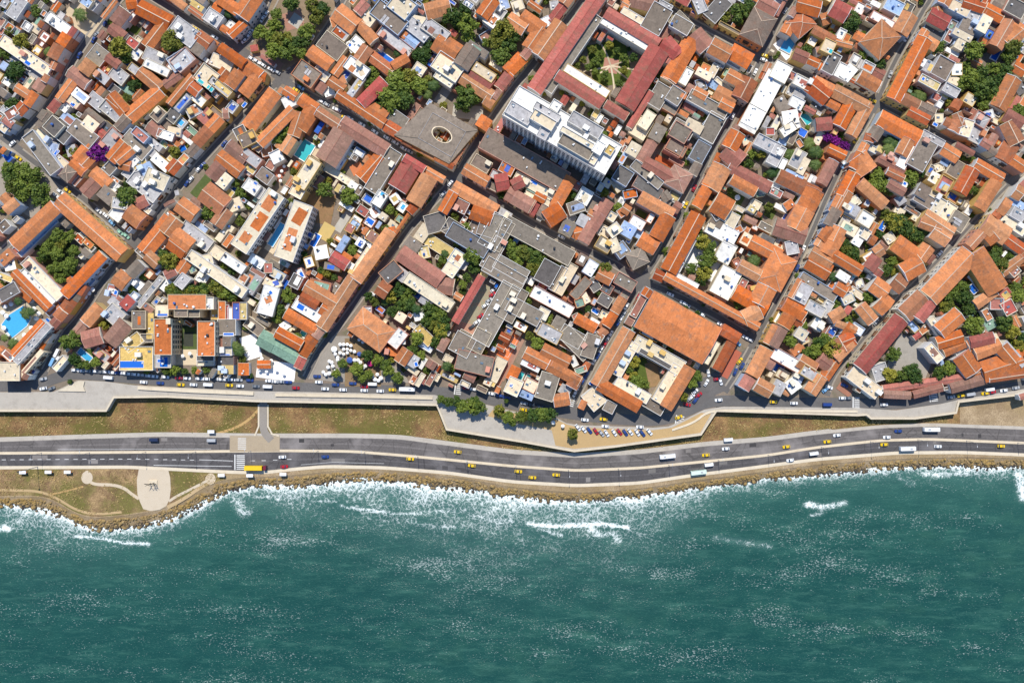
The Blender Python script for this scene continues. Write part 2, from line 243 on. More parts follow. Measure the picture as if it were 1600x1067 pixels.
# Traced layout. 'T x y' = survey tile origin; coordinates in tile units. One line = one house; ';' separates its wings.
# wing: kind+colour ax ay bx by width [height]; kinds g gable, h hip, f flat, q rooftop patch; ground: d paving, l lawn, p pool
# t broadleaf trees, y palms, u parasols; a few k roofs carry shade as dark colour
DATA = """
T 0 0
fl 19 0 9 14 9
fv 11 0 5 11 2.5
fl 2 2 6 4 6
dc 58 5 82 22 24
fv 68 0 76 4 6
fl 77 8 86 2 6
go 84 13 95 0 6
fl 49 12 53 14 4 3
fn 56 15 57 18 3 3
fw 40 14 57 26 8
go 66 26 59 36 12
gO 45 35 62 44 5
go 60 42 47 56 13
fe 29 40 33 44 6 4
fc 2 34 40 60 9 7;qu 19 45 22 48 3;qu 21 51 25 55 4;ql 35 55 38 57 3
go 48 60 43 68 9
fl 8 49 33 65 5 4
gv 42 68 33 83 16 9
go 13 74 25 79 6
go 29 78 25 89 9
fp 6 97 14 92 7
gr 3 100 11 105 4
gp 30 89 20 105 6
fo 6 21 10 25 5 5
fl 20 21 26 24 6
fc 26 21 32 27 5
fw 35 29 40 33 6;qr 36 30 39 32 3
fp 0 28 3 24 4
fw 4 66 9 70 6
fn 0 75 4 80 5
fl 2 90 6 94 5
gp 104 9 96 19 10
go 106 3 114 2 8;fl 107 7 111 9 5
go 116 6 141 19 11;go 139 18 122 38 9
ll 114 22 111 28 8
pt 126 24 121 31 3
gp 92 23 103 31 8
fw 108 43 117 46 8;fr 107 33 114 39 6
fl 121 44 136 51 10
fw 121 52 140 61 6
dl 150 25 141 38 17
fl 143 55 156 47 12
fv 147 46 141 52 4
fy 86 41 77 52 13 5
gp 89 48 99 54 6
go 76 52 69 60 10
gp 58 60 73 70 9
fl 80 60 89 68 7
fr 82 57 92 60 4
fe 90 56 92 58 5 4
fl 93 60 105 66 10
pu 108 51 101 57 5
fl 108 56 116 60 6
go 133 76 107 98 11;go 133 74 117 59 9;go 104 94 92 80 10
ft 101 70 110 79 5 4
fk 92 73 99 77 6 4
gp 137 71 150 62 6
go 60 68 50 83 7
gr 62 68 56 76 5
gr 42 92 48 85 6
fc 56 80 66 88 7;qu 59 86 62 89 4
fw 62 76 72 84 7
fl 75 80 86 90 9
fv 51 98 64 104 8 5
gn 72 93 84 103 6
fl 86 87 100 98 9
gn 36 101 40 95 11
go 160 64 141 86 5
fl 160 77 147 88 3.5
t 18 35 7,12 60 8,30 9 5,10 87 6,3 45 5,8 26 4,95 28 5,100 40 9,105 46 6,112 71 5,106 82 4,143 35 8
y 65 12 7,90 87 5,40 43 5
T 260 0
go 2 -2 14 8 8
gO 18 9 30 17 7
fl 33 12 45 18 10
gp 31 17 46 28 7
go 40 4 46 8 5
go 44 0 60 8 8
go 63 14 74 -3 15
gn 68 19 81 1 4
go 66 20 54 31 9;gp 46 31 57 36 6
fw 52 19 56 23 5 5
fe 21 2 30 8 4
dp 104 10 108 24 16
dl 106 22 110 13 10
dp 72 42 95 57 10
fr 70 41 76 40 5 3
fr 79 47 90 54 2.5 3
t 78 27 6,90 22 6,94 34 7,90 43 8,101 41 8,100 33 6,109 36 6,92 12 5,104 2 7,117 26 7,126 14 7,121 5 6,131 8 6,115 35 5,87 30 6,112 45 5,5 35 9
go 142 10 158 22 14
go 131 20 142 17 8
fl 141 24 150 32 7
fn 130 32 146 45 14
fw 152 40 160 36 9;qu 152 37 154 39 3
go 120 42 136 55 9
fn 108 56 124 68 15;ql 116 59 120 62 5
fc 124 58 134 66 7
go 150 49 140 62 6
gp 126 77 131 70 6
go 136 68 148 74 7
fw 130 78 139 75 8
pu 144 66 150 61 4
go 141 84 160 94 12
fl 6 20 24 34 14
gO 26 30 36 37 9
fn 18 38 30 42 8
fl 8 56 20 45 12
fw 2 56 15 44 5
gp 3 70 9 63 7
fo 20 58 24 54 4
go 44 41 65 52 7
pt 46 46 49 49 5
fc 38 49 54 56 9 5
go 50 59 43 66 7
go 63 55 78 63 10;go 60 60 53 72 9;go 76 64 64 78 9
go 79 64 88 66 6
fc 27 60 40 68 14;qt 26 67 31 70 4;qt 34 72 39 76 4
fl 38 65 52 80 6
fo 40 77 43 80 5
fo 48 77 52 81 5
go 22 66 2 86 5;gO 20 72 27 77 8
fl 19 81 8 91 5
fw 22 80 32 86 7
gp 30 78 35 83 5
fl 18 95 28 90 8
fn 38 90 46 99 5
fr 28 100 38 94 9
gp 48 97 60 96 11
fl 52 88 62 94 8
fp 60 87 70 82 6;qu 63 89 67 86 3
gp 72 76 79 71 6
fw 72 78 77 80 5
go 93 73 66 104 14
go 105 92 78 119 8
fw 98 87 106 83 9 6
go 98 76 108 80 6
go 112 82 125 90 10;go 122 90 112 107 11
gO 126 93 145 105 7
y 52 10 5
T 520 0
go 22 20 34 34 8
gr 20 10 28 3 7
fc 22 11 34 18 9
fn 36 6 58 24 13;ql 41 15 45 19 8
fl 40 25 64 45 8
fn 43 3 52 12 5
fc 50 0 65 10 15
fc 66 17 76 19 8
fl 60 15 78 32 10
fl 52 16 57 20 8
fo 57 28 61 30 5
gv 60 31 70 38 7 6
fc 72 38 80 33 6
go 78 10 97 5 12
fr 98 26 103 29 4 4
fl 76 20 95 31 10;qp 80 24 84 27 5;qn 83 30 88 31 4
go 86 35 104 44 15
gn 117 40 107 55 12
fn 113 37 128 46 6
fv 110 2 116 6 4
go 134 0 124 13 10
fw 129 13 136 20 10 8;qo 130 14 135 19 7
fl 136 8 142 14 8
fv 140 4 146 2 9
fc 150 6 158 3 8
fc 150 14 155 12 6
go 146 16 160 24 10
fp 124 33 132 28 6
fc 86 50 106 62 14 8;qk 98 58 101 61 5;qu 93 57 95 59 3
fc 86 62 99 71 5
fc 118 56 134 65 7
gr 116 60 132 71 8;gr 147 66 138 80 15
go 108 65 132 80 9;go 141 82 122 105 9;go 128 82 134 88 8
go 160 56 146 68 6
go 158 48 146 60 10
dl 97 72 87 86 8
dl 100 92 125 95 12
gO 28 39 22 52 9
gO 30 45 49 60 8
pu 38 44 50 52 4
de 44 42 52 49 6
go 62 48 50 55 6
fw 14 40 24 34 9
fw 12 52 28 62 10 9;qo 14 56 18 59 5;qc 22 62 26 60 5
fu 15 58 7 66 5
fo 3 69 10 66 6
fl 25 65 14 79 5 9
go 4 80 42 103 9;gr 42 68 24 86 9;go 30 90 44 98 10
fc 68 56 76 60 8
fy 51 103 58 96 14
t 100 14 9,113 21 9,113 31 6,110 8 6,142 25 9,147 36 8,136 35 7,140 47 8,128 36 4,70 46 6,76 46 6,80 40 5,74 52 5,33 62 6,30 70 6,47 82 10,55 75 9,53 65 8,60 83 8,48 92 6,65 64 7,72 72 7,80 68 5,40 88 6,110 80 9,108 88 6,118 83 5
y 55 43 6,84 70 6,79 79 5
T 780 0
gr 85 -4 29 73 11 9;fy 84 17 40 74 6 7;gr 90 11 132 36 8 9;fw 86 18 128 41 6 8;gr 133 42 105 87 16 9;fw 56 57 90 78 6 8;gr 49 63 85 86 8 9;gr 89 87 106 97 6 8;gr 136 36 147 45 10 8;gr 139 52 144 48 5 7
ll 76 56 108 50 36
dp 87 54 99 56 12
t 81 51 4,88 63 4,104 49 3.6,104 59 3.4,78 42 3.4,70 50 3.4,65 55 3,92 38 3.4,112 48 3.6,85 45 3,100 70 3.4,80 60 3,74 56 3,98 42 3
gr 127 78 108 105 4
go 64 3 32 45 11
go 18 15 36 25 12;go 36 24 24 40 10;ql 28 18 32 20 4
fl 43 5 49 4 6 6
fw 36 20 42 17 7
t 15 27 7,8 38 6,3 48 5
gp 110 0 130 5 10
go 103 3 108 5 6
fc 103 9 123 20 5
fy 136 6 126 26 16
fy 146 14 158 26 12
go 158 38 140 66 11
fl 156 60 150 72 5
fy 138 72 128 88 12
fy 150 74 140 92 14
fc 128 95 118 105 8
fl 134 2 144 6 7
fk 146 3 160 8 8
T 780 100
fw 11 33 94 78 26 24;fl 8 36 26 46 10 25;fc 28 42 45 52 8 27;fl 30 35 50 45 5 26;fy 52 62 76 76 9 26;fl 60 44 84 58 9 26;fc 52 55 78 68 4 27;fw 80 68 86 72 9 27;fl 33 57 40 60 7 26;fe 90 70 94 74 7 25;fc 74 78 80 82 5 25;fw 44 33 50 37 7 25
T 1040 0
fk 3 3 14 5 8
fl 18 9 32 3 12
fk 36 16 50 0 12
fy 6 17 20 25 10
fy 44 22 62 30 6
hn 84 12 72 36 22
gp 78 1 92 9 10
gp 103 0 94 13 5
gp 24 28 34 40 13
go 22 34 4 66 11
gr 0 34 10 46 10;gr 2 51 6 48 6
go 38 38 53 46 12
go 55 42 70 52 12
gO 78 47 64 82 13;go 52 62 70 72 9
fl 52 50 62 56 5
fl 34 47 40 44 7
fo 30 56 36 58 6
fc 26 60 38 64 6
fc 42 54 38 64 5
fw 20 58 14 70 6
fy 26 72 33 70 8
gp 18 72 24 76 5
go 24 76 34 80 6
fv 36 68 48 76 6 4
fc 42 66 54 76 3
go 42 77 58 84 10;go 46 86 56 90 7
fy 4 76 12 84 12
fy 20 80 50 95 9;fy 50 92 35 107 10
fc 18 102 28 104 5
go 110 3 128 8 12
hO 108 14 118 26 17
go 104 20 100 28 8
go 130 17 136 15 8
gr 140 5 150 14 13
gO 124 24 140 34 6;go 140 34 155 38 4
dw 106 35 95 44 17
pv 106 30 99 43 9
fw 120 32 125 36 8
fc 131 38 140 40 10;qt 136 42 139 44 4
fp 126 43 130 42 6
fk 142 46 132 64 9
go 128 57 134 59 7
fw 150 55 143 70 10
fl 155 48 160 52 8
fw 90 57 102 63 14 9;fw 92 62 70 104 14 8
fr 104 66 108 62 7
fw 108 66 120 72 8;qr 112 68 118 70 4
fl 108 76 116 80 9
fw 104 84 114 88 8
fr 102 92 112 96 5
fy 94 82 100 92 9
fw 98 104 110 100 12
gO 120 70 135 82 12
go 124 69 160 86 9;go 156 84 145 105 10
pt 114 95 120 103 6
go 134 84 144 90 5
gr 126 104 138 103 9
t 62 10 8,68 6 6,50 14 5,60 17 5,154 18 8,118 42 5,126 26 4,135 32 5
T 1300 0
gr 0 6 15 12 12
fw 20 6 26 9 8
fv 45 3 58 8 10
fk 60 4 66 9 8
fw 34 12 50 22 6
fc 52 18 58 12 5
go 66 13 56 27 12
ho 33 26 48 40 24;qk 32 29 37 32 4
fo 10 31 14 33 6
fw 5 28 10 30 8
go 19 29 26 32 6
fl 17 50 25 54 7
fl 26 54 34 58 7
fw 18 56 8 68 8
gp 36 58 42 64 7
go 24 63 38 73 9;gO 16 68 34 80 6
go 2 76 30 90 10;go 32 88 16 112 9
pv 13 93 10 104 3
go 86 2 88 12 8
gr 82 12 96 20 11
go 73 18 78 14 4
go 78 26 68 36 9
fk 77 24 92 30 9 4
go 80 33 86 40 8
fc 98 4 114 10 8
gO 110 2 128 8 7
fl 103 12 107 9 7
fl 114 12 122 14 8
fn 108 20 120 24 10;ql 115 21 117 23 7
fc 102 26 116 33 5
fc 112 30 104 40 6
fv 102 36 112 39 4
fc 130 14 124 26 8
go 128 8 142 14 9;gO 152 14 136 38 10
go 158 26 146 36 9
go 152 20 160 28 8
pu 138 42 134 50 5
fk 146 4 160 10 12 10
gn 134 2 148 8 10
go 74 32 52 82 14;gO 46 83 80 100 7
fw 73 50 78 54 6
fl 78 54 86 59 9
fn 96 50 88 64 13
gr 98 48 104 53 5
fw 100 58 108 58 9
fc 98 66 106 68 6
fe 74 65 88 73 6;qu 75 65 77 67 3
fr 84 80 90 82 5
fw 88 86 91 88 5
fl 94 72 104 79 7
go 152 55 160 60 8
go 150 65 140 90 12
fk 154 76 160 72 8
go 137 88 146 92 5
fc 112 80 118 86 8
gO 106 84 102 90 6
gO 104 95 108 105 7
fc 84 100 92 100 9;qu 84 103 88 105 3
fl 120 96 128 104 10
fw 142 94 148 100 6
gp 145 95 158 104 10
t 16 18 8,25 46 4,32 51 4,40 54 5,118 42 8,88 39 6,150 40 8,147 48 6,135 57 6,115 65 8,125 62 7,135 70 8,122 75 8,135 80 7,108 63 5,107 72 5,143 60 7,126 88 5,112 55 4,98 85 4,156 93 6
y 74 80 7,68 80 4,56 6 4
T 0 170
gn 34 16 44 6 11
fk 40 18 50 12 12
fy 24 22 48 54 10
fc 30 20 42 27 7
fk 46 14 58 24 14
fl 40 32 48 34 9;qu 48 34 46 40 3
fy 60 14 78 28 12
fl 63 34 56 36 8
go 74 30 65 43 9
go 78 40 68 46 8
go 60 44 70 53 7
fc 46 44 58 52 10 5
hn 52 52 60 56 10
gr 82 18 88 24 5
fk 86 14 92 18 8
gn 97 15 107 9 7
fl 98 20 84 36 11
fc 70 10 80 16 9
fp 74 4 84 12 6
fr 112 18 122 26 6
fw 112 22 126 32 5
fy 105 22 122 38 13
go 104 29 92 42 9
go 110 34 98 44 6
go 100 46 108 48 7
fw 108 46 114 42 6
fe 112 48 122 45 9
fv 118 52 126 48 8
fe 84 44 90 46 6
fn 88 52 95 48 8
fl 104 52 110 54 8
fl 110 57 134 73 13
fc 122 55 142 64 12
gp 143 58 154 60 10
go 78 52 90 64 9
gp 70 70 80 62 10
fw 78 60 82 66 4
fn 84 68 94 76 10
fo 92 60 98 62 6
fw 93 66 98 63 7
fr 92 68 97 73 3
gp 136 72 140 80 11
gp 114 80 122 76 8
fl 94 78 106 80 8
fw 93 85 102 90 9
go 106 86 118 94 12
gp 82 80 116 106 5
gO 112 100 122 98 10
gn 124 86 134 80 8
fk 124 78 130 86 5
fl 140 70 148 68 7
gp 124 14 134 20 9
fn 128 8 136 2 8
fn 136 14 142 10 7
fk 140 4 148 8 9
fl 146 8 154 14 7;qv 147 9 153 13 5
fw 132 20 144 24 6
go 142 28 148 32 6
fu 150 34 154 32 4
fo 150 44 156 40 5
fw 128 40 140 50 7
fw 150 52 158 56 6
gp 144 56 154 66 8
fc 140 18 150 20 6
fl 126 36 130 40 5
fu 2 34 8 38 8 3
fu 5 42 9 40 5 3
fl 4 8 12 14 6
fc 0 14 8 20 5
go 0 30 5 34 8
go 2 73 8 78 6
go 4 84 14 78 7
hp 12 88 18 98 14
fn 2 95 8 104 8
t 10 55 8,18 52 8,28 56 7,20 65 8,12 66 7,34 72 9,8 50 6,18 72 6,106 73 9,146 36 5,62 36 4
T 0 340
go 46 -8 12 22 11 9;go 50 -14 103 27 16 9;go 90 32 57 66 15 9;fc 22 36 50 66 8 8;go 12 46 40 75 6 8;fw 20 44 45 70 4 6
fv 46 2 18 31 4 5
ll 44 16 52 50 26
t 48 15 6,40 25 6,48 30 6,55 42 6,62 28 5,45 42 6,58 15 5,35 33 5,52 22 5,60 38 6,50 50 5
dc 24 68 6 98 34
go 18 60 28 66 9 4
fw 4 40 12 38 9
fk 0 66 14 58 9
fe 0 48 10 52 4
fo 0 36 10 30 8
go 36 88 12 114 7 9;fl 40 90 14 120 5 10
y 20 80 6,10 105 5,15 70 4,3 100 4,26 78 4
u 4 74 2,9 72 2,2 79 2,5 82 2,3 92 2,6 98 2,12 102 2,20 98 2,26 92 2,30 84 2,28 76 2,32 80 2,71 66 2,67 70 2,77 60 2,74 63 2,63 74 2.4,8 68 2
go 142 2 120 28 12
go 142 20 155 28 12
fy 116 30 122 26 8
go 152 40 146 44 8
go 124 30 130 40 8
go 96 50 106 54 12
gn 107 46 118 40 8
fw 110 52 118 58 6
gr 138 48 146 44 6
fl 148 56 156 50 8
fl 134 50 116 74 4 5
fr 90 60 98 62 8;qu 95 62 98 63 4
fl 92 68 100 76 6
fr 102 74 110 68 8
fw 106 72 114 64 5
go 82 74 72 88 9
fl 90 76 100 86 12
ll 83 88 90 92 9
gp 64 96 70 88 6
gp 70 102 84 98 12
gp 104 88 92 104 12
t 139 34 8,143 60 5,118 48 4,110 60 4,157 60 6,86 90 4
T 0 510
ll 70 26 78 26 14
pv 66 20 76 28 5
fl 80 20 90 27 6 4
fc -2 38 16 38 15 9
fc 47 4 18 42 3 8
t 58 12 8,62 27 5,72 32 4,66 31 4,80 30 4
T 180 440 F
fe 9 55 21 46 9 6.5
fo 45 17 75 17 11 13;fn 50 26 60 26 6 12;fy 60 25 70 25 8 11;fo 40 32 40 60 13 13;fo 76 34 76 61 13 13;fw 75 18 82 18 9 12;fc 34 24 44 24 8 11;qu 35 28 44 28 3
fe 83 16 83 31 5 7;fo 89 17 89 31 5 8;fr 93 20 93 31 3 7;fw 96 22 96 31 3 7;fu 101 18 101 31 5 7;fe 107 18 107 31 5 7
ll 50 47 68 47 20
dc 47 63 68 63 13
dk 57 48 65 48 12
fe 5 64 31 64 18 7;qu 4 69 24 69 6
fn 20 25 20 39 10 8;qo 20 29 20 36 2.5
fe 29 27 29 47 5 6
fk 22 47 31 47 6 6
fy 86 38 100 38 12 8;qu 90 44 99 44 3
gp 87 48 87 60 4 6
fn 90 50 96 50 7 8
fc 86 58 97 58 6 6;qu 86 61 96 61 2
fk 86 66 98 66 6 5
fe 86 73 98 73 7 5;qu 88 73 92 73 5
fn 110 33 122 42 8 4
dw 110 45 116 64 14
fo 103 73 111 73 9 4
dw 118 72 150 76 15
go 119 69 129 69 5 4
fl 34 66 46 66 10 6;qu 35 66 41 66 3
fk 69 63 82 63 5 6
fc 69 67 82 67 5 5
t 61 6 6,72 7 6,85 4 7,97 12 5,90 8 6,53 8 5,50 74 4,58 75 3,66 74 3,76 74 3,42 75 3
y 103 57 6,99 54 5,49 46 3,48 53 3
u 56 62 1.6,62 60 1.6,98 42 1.5,120 74 1.4,126 75 1.4,134 74 1.4,140 77 1.4,122 64 1.6,130 66 1.6
T 180 440
gt 121 46 132 53 12 6
gt 132 53 152 62 12 6
T 260 170
fk 58 22 66 18 9
fn 62 28 74 22 10
go 104 24 98 36 7
go 112 4 106 22 9
pt 119 28 112 42 11
dc 125 32 130 38 13
fw 70 30 78 26 8
fl 74 34 80 28 7
fo 80 36 88 34 8
fw 88 42 96 38 9
gp 52 30 66 42 9
fl 64 36 77 46 8
go 43 40 62 52 10
gp 36 56 46 48 10
fe 66 48 74 52 5
fp 84 46 90 48 6
fn 78 52 86 60 9
dr 97 47 92 60 8
fc 124 43 110 64 11 12;ql 119 46 116 52 4
fc 104 68 114 70 8 10
ll 36 58 22 72 8
gO 32 68 48 82 16;gO 50 84 42 97 10
go 10 80 24 88 12
go 8 92 0 104 12
fc 44 64 52 56 8
pu 50 64 58 68 4
fe 50 72 54 68 7
fc 52 82 62 78 9
fw 66 62 76 68 9;qu 73 61 76 63 3
fl 80 66 76 74 4
fc 92 72 60 115 14 12;qo 89 74 82 84 9;qo 82 88 73 100 9;qo 69 104 63 111 8
fc 114 80 98 124 15 13;qo 114 84 108 96 9;qo 106 100 100 118 8
pv 97 96 87 114 5
dc 94 108 84 118 9
db 130 70 125 95 24
dl 152 86 142 102 7
fc 130 48 155 62 5 4
fw 153 62 158 66 5
gp 31 30 42 26 11
gO 40 24 48 18 8
t 92 25 5,98 17 6,103 12 5,95 22 5,106 6 5,132 68 7,152 73 7,37 86 7,57 62 4,62 70 5,106 52 3,62 95 4
u 130 28 2.2,128 31 1.8,133 33 1.8,96 52 1.4,94 56 1.4,98 48 1.4,95 60 1.4
T 520 170
gp 8 12 45 33 13 9;gp 8 20 -5 44 17 9;go 40 40 24 58 10 8
dO 18 46 22 54 10
fy 52 36 32 68 11
gr 60 41 76 50 6;gr 66 46 54 66 15
ll 62 62 57 70 8
go 78 50 94 58 7;go 82 58 70 82 18;ql 73 69 70 74 3
fw 42 70 36 80 8;qv 42 69 41 73 4
fw 50 72 54 78 7
fl 28 78 32 74 9
fw 32 88 38 84 8
fc 40 88 44 92 5
fw 28 92 34 96 7;qu 28 92 34 96 5
fw 56 80 60 84 7;qv 57 81 60 83 5
ft 54 90 58 94 5
fc 46 96 52 100 8
fr 22 82 28 88 6
fw 16 92 22 96 8
fo 26 104 34 102 8
go 44 104 54 102 7
go 68 88 50 110 7
go 110 50 128 62 9
fn 118 42 130 50 9
gr 136 62 146 60 12
fn 130 64 138 66 5
fl 132 54 138 56 6
fo 140 48 150 52 8
gr 150 64 158 60 8
gp 146 70 166 82 10
go 102 64 136 84 10;go 100 70 92 86 7;go 116 86 132 92 10;fp 101 80 112 82 9
fl 140 84 148 90 9
fk 84 88 88 102 16
fk 94 96 106 104 12
fn 114 98 124 104 12
fn 134 88 128 106 16
t 102 90 4,111 100 5,141 73 3,44 100 4,47 84 4,57 66 3
T 780 170
fn -12 26 54 60 17 8
fc 14 56 46 74 7;qu 26 60 32 63 3
gr 12 60 20 64 7
gp 12 74 26 82 12
ft 24 66 30 69 3
fc 22 70 30 74 5
go 30 72 38 76 5
gr 28 78 26 88 8
gn 34 84 40 88 8
fc 36 74 44 80 6
go 60 58 46 82 8;go 52 84 40 92 13
ll 62 68 56 80 5
fr 61 62 67 65 6 6
fw 74 68 68 78 10
fy 58 84 70 80 9
fy 82 74 74 86 11
gp 92 78 76 98 9
fl 56 90 62 94 8
fy 52 98 62 100 11
go 62 104 68 106 8
fl 66 92 76 96 9
go 74 88 82 92 8
fc 122 9 114 23 13
fy 134 14 130 26 10
fc 108 32 116 36 10
gp 128 26 119 44 8;gp 122 44 144 58 8
hp 153 51 146 66 16
dO 130 41 147 48 5
fy 140 30 152 36 9
fy 146 12 160 22 10
fk 98 52 108 60 12
fk 114 60 134 72 9
fy 112 46 134 64 7
gn 137 70 141 76 6
fy 130 75 142 80 5
fc 88 60 92 64 6
fc 96 66 102 62 9
fo 104 72 114 70 6
fw 100 76 104 78 5
go 118 74 144 88 9;go 142 90 132 108 13
gp 146 80 150 84 7
ll 114 86 122 90 6
fw 110 92 120 98 8
fv 102 98 112 104 10;qu 108 100 110 102 3
fc 92 104 100 98 8
fc 92 88 96 92 6
fc 84 100 90 104 8
go 104 82 108 86 6
fo 100 88 106 84 6
t 88 70 4,98 82 4,62 72 3
T 1040 170
fy 44 6 34 26 14
fk 34 30 26 44 14
fy 6 16 18 24 12
fc 18 12 30 18 7
fn 2 30 16 36 8
fy 4 70 10 76 8
go 60 20 52 32 13
gp 50 34 62 44 14
go 46 48 38 66 15
go 34 64 24 80 12
go 42 76 52 86 16
gp 54 48 86 66 8
go 56 58 74 70 7
ll 52 70 64 78 9
fw 77 0 67 17 14 8
fc 64 28 72 24 6;qt 66 27 67 24 2
fl 76 26 94 34 9;fl 96 32 88 46 9
ll 72 36 80 40 10
fr 84 19 90 19 5
fw 100 14 104 20 12
fv 96 24 102 26 9
fw 98 8 110 6 10
fu 112 22 116 18 6
fo 110 30 113 28 6
fl 114 36 106 48 9
fc 118 42 112 54 5
gp 140 44 130 62 8
go 136 34 150 38 6
fv 100 54 114 58 5
fw 120 58 128 62 6
gO 94 58 128 70 10;go 124 68 116 86 14
go 116 84 108 100 15
gp 92 98 116 106 13
pu 98 90 102 93 7
ft 76 70 82 69 6 4
fr 88 68 96 72 5
fc 72 78 78 82 6
fe 70 82 74 86 4
ll 84 84 90 90 8
fo 100 82 106 78 6
fc 58 88 52 100 8
fk 40 86 44 92 5
ft 46 88 50 92 5
fn 38 92 46 98 5
fw 84 62 94 66 4
go 160 36 154 48 10
go 156 54 146 72 14
go 152 70 140 86 10
gn 142 84 134 96 10
go 136 98 126 109 12
fc 156 74 160 80 6
fl 148 80 160 86 8
fl 146 94 152 96 8
t 72 38 4,80 38 4,70 46 4,86 82 4,54 68 3,94 50 3
y 125 36 7,104 38 6,120 28 6,126 46 6,90 52 6
b 135 24 4,142 27 4,149 31 4
u 60 74 2.4,71 80 1.8,76 81 1.8
T 1300 170
go 20 38 30 52 15
go 18 54 8 72 11;go 24 62 44 80 8
gO 34 6 28 26 12;go 40 8 72 24 12;go 64 26 58 38 9
fe 38 33 45 36 4
fl 42 40 54 44 8
fw 70 26 56 48 7;qt 63 37 60 42 3
gp 40 42 60 52 5
fn 82 28 68 48 14
fl 76 20 92 30 5
go 94 32 104 42 9
fv 92 42 97 46 6
fc 86 50 92 48 6
fw 82 56 90 60 8
fn 99 47 108 54 13
fr 96 58 90 70 9
gO 116 50 108 70 11
fo 98 70 104 76 8
go 120 46 142 58 8;go 138 62 122 82 9
gO 46 54 60 56 5
fw 48 58 62 64 5;qu 59 62 62 63 3
gp 48 62 60 70 6
fn 72 66 80 72 10
fn 70 72 84 80 9
fc 86 70 80 82 8
fc 92 76 84 88 8
fc 100 80 92 92 9
fy 108 88 102 100 13;ql 106 92 103 97 6
go 78 88 100 104 9
fl 54 78 60 74 7
fc 16 76 18 80 8
fl 12 84 22 88 9
fw 24 88 32 96 10
fc 8 98 20 102 8
fw 22 102 28 106 8
go 6 72 2 82 9
fe 66 6 80 12 6
gO 62 2 78 10 8
gO 106 8 100 22 9
fc 114 10 108 28 8
fl 124 14 116 32 11
fw 122 8 134 4 6
gO 126 36 144 46 9;gO 150 30 140 46 12;gO 146 12 154 28 12
gp 132 30 136 22 5
gp 104 30 118 37 3
fe 154 58 160 54 8
go 150 66 158 72 10
fv 148 76 160 82 6
fl 150 86 160 90 8
go 140 78 146 84 12
fc 142 92 160 102 7
go 126 94 146 106 14
t 72 48 4,74 54 4,118 68 4,106 60 4,38 55 6,42 64 7,35 64 6,66 58 7,48 68 5,45 88 5,52 95 8,60 100 8,70 104 6
y 50 28 8,48 34 6,78 102 5
T 260 340
go 6 14 20 24 12
go 16 36 12 46 8
fl 14 7 36 24 10
fc 20 31 64 63 8 9
fc 30 36 38 34 8
fw 48 32 64 44 7
fc 38 26 46 32 8
ft 20 44 24 42 5
fw 26 48 34 52 8
fl 10 58 16 52 8
fw 70 33 80 40 7
fr 82 42 88 42 7
fc 88 46 98 50 6
fc 66 48 62 54 6
fk 72 46 66 56 6
fl 78 50 68 62 6 7
fc 82 52 86 56 6
fc 90 52 92 58 8
fw 88 58 82 80 12 9;qu 86 61 88 64 3;qo 84 66 86 71 6
fn 76 74 84 80 8
de 128 10 138 14 14
pu 126 14 122 24 5
fw 124 30 134 28 10
fl 132 30 136 26 6
gr 138 32 150 40 8
fn 132 40 144 42 5
fw 116 38 122 36 8
pu 118 41 122 43 3
fw 146 38 156 40 5
fo 120 54 136 58 6
fk 112 54 104 52 10
fw 110 48 114 46 8
go 158 52 122 102 11;go 116 58 142 70 9;go 130 74 138 80 10
gO 112 66 126 72 7
fw 108 70 130 84 10 7;qu 109 73 115 76 5
go 100 80 124 94 8;go 92 96 112 106 8
pt 112 96 116 98 4
fw 96 92 102 88 6
fr 150 8 156 10 6
fv 154 4 160 8 6
fv 150 16 144 28 5 7
ll 132 44 138 50 8
ll 108 38 116 32 7
t 3 36 8,18 60 6,30 60 6,42 56 6,48 62 6,54 66 5,4 60 5,55 44 4,102 65 6,120 70 4,95 77 5,92 84 4,134 46 4,115 31 3,155 28 4,129 44 3,140 50 3
T 520 340
go 50 14 20 51 12
fc 32 28 4 64 6 5
fo 4 28 14 36 6
fw 20 20 26 22 6
fp 30 14 36 18 8
fw 30 24 34 22 6
fo 26 10 28 12 6
fc 72 10 78 16 13
fe 76 16 98 30 9 5
fc 100 30 108 38 11
fc 94 46 104 38 10
fn 62 26 70 20 12
fe 72 30 80 28 9
gp 58 28 88 54 12;gp 88 56 100 58 12
gn 82 44 90 48 7
fk 42 50 54 40 12
fl 53 50 60 44 10
fc 62 50 98 74 9
fl 74 66 82 72 8
gO 38 58 46 62 11
pu 64 58 72 68 4
fw 68 82 76 80 8 4
fc 53 82 60 84 7
fe 70 92 82 104 8 4
ho 20 83 44 104 20 8
fl 26 78 32 78 7
fw 50 100 60 100 10
gr 124 50 102 86 5
dt 128 56 110 90 13
dp 102 90 118 94 9
fy 150 58 122 102 15 8;fy 142 0 128 24 15 8;fy 140 18 128 42 10 8;fy 128 38 158 56 12 8
fk 98 10 128 28 12
fy 104 100 118 107 14
t 117 32 8,118 42 5,78 38 4,92 35 4,55 60 6,62 66 6,48 66 6,58 74 6,66 60 5,64 72 6,50 78 5,80 76 7,88 80 7,78 86 6,92 88 7,90 96 6,35 70 4,85 90 6,16 26 4,108 56 4,112 50 4,30 66 4
y 94 30 4,44 70 5,70 76 5
T 780 340
fy 4 6 60 32 12 8;fy 8 4 -4 26 10 8;fy -2 36 22 50 11 8;fk 44 38 36 54 14 8;fn 54 42 44 60 5 7
fc 62 40 48 62 8 7
fn 66 34 72 36 8
fw 80 38 72 46 8
go 82 48 94 50 9
fk 76 58 82 54 10
fl 60 54 64 48 6
fy 74 52 62 66 7
fw 28 62 60 78 9 7
fy 98 50 112 58 9;fk 92 56 88 62 8
fk 100 58 98 62 8
fy 110 58 104 68 8
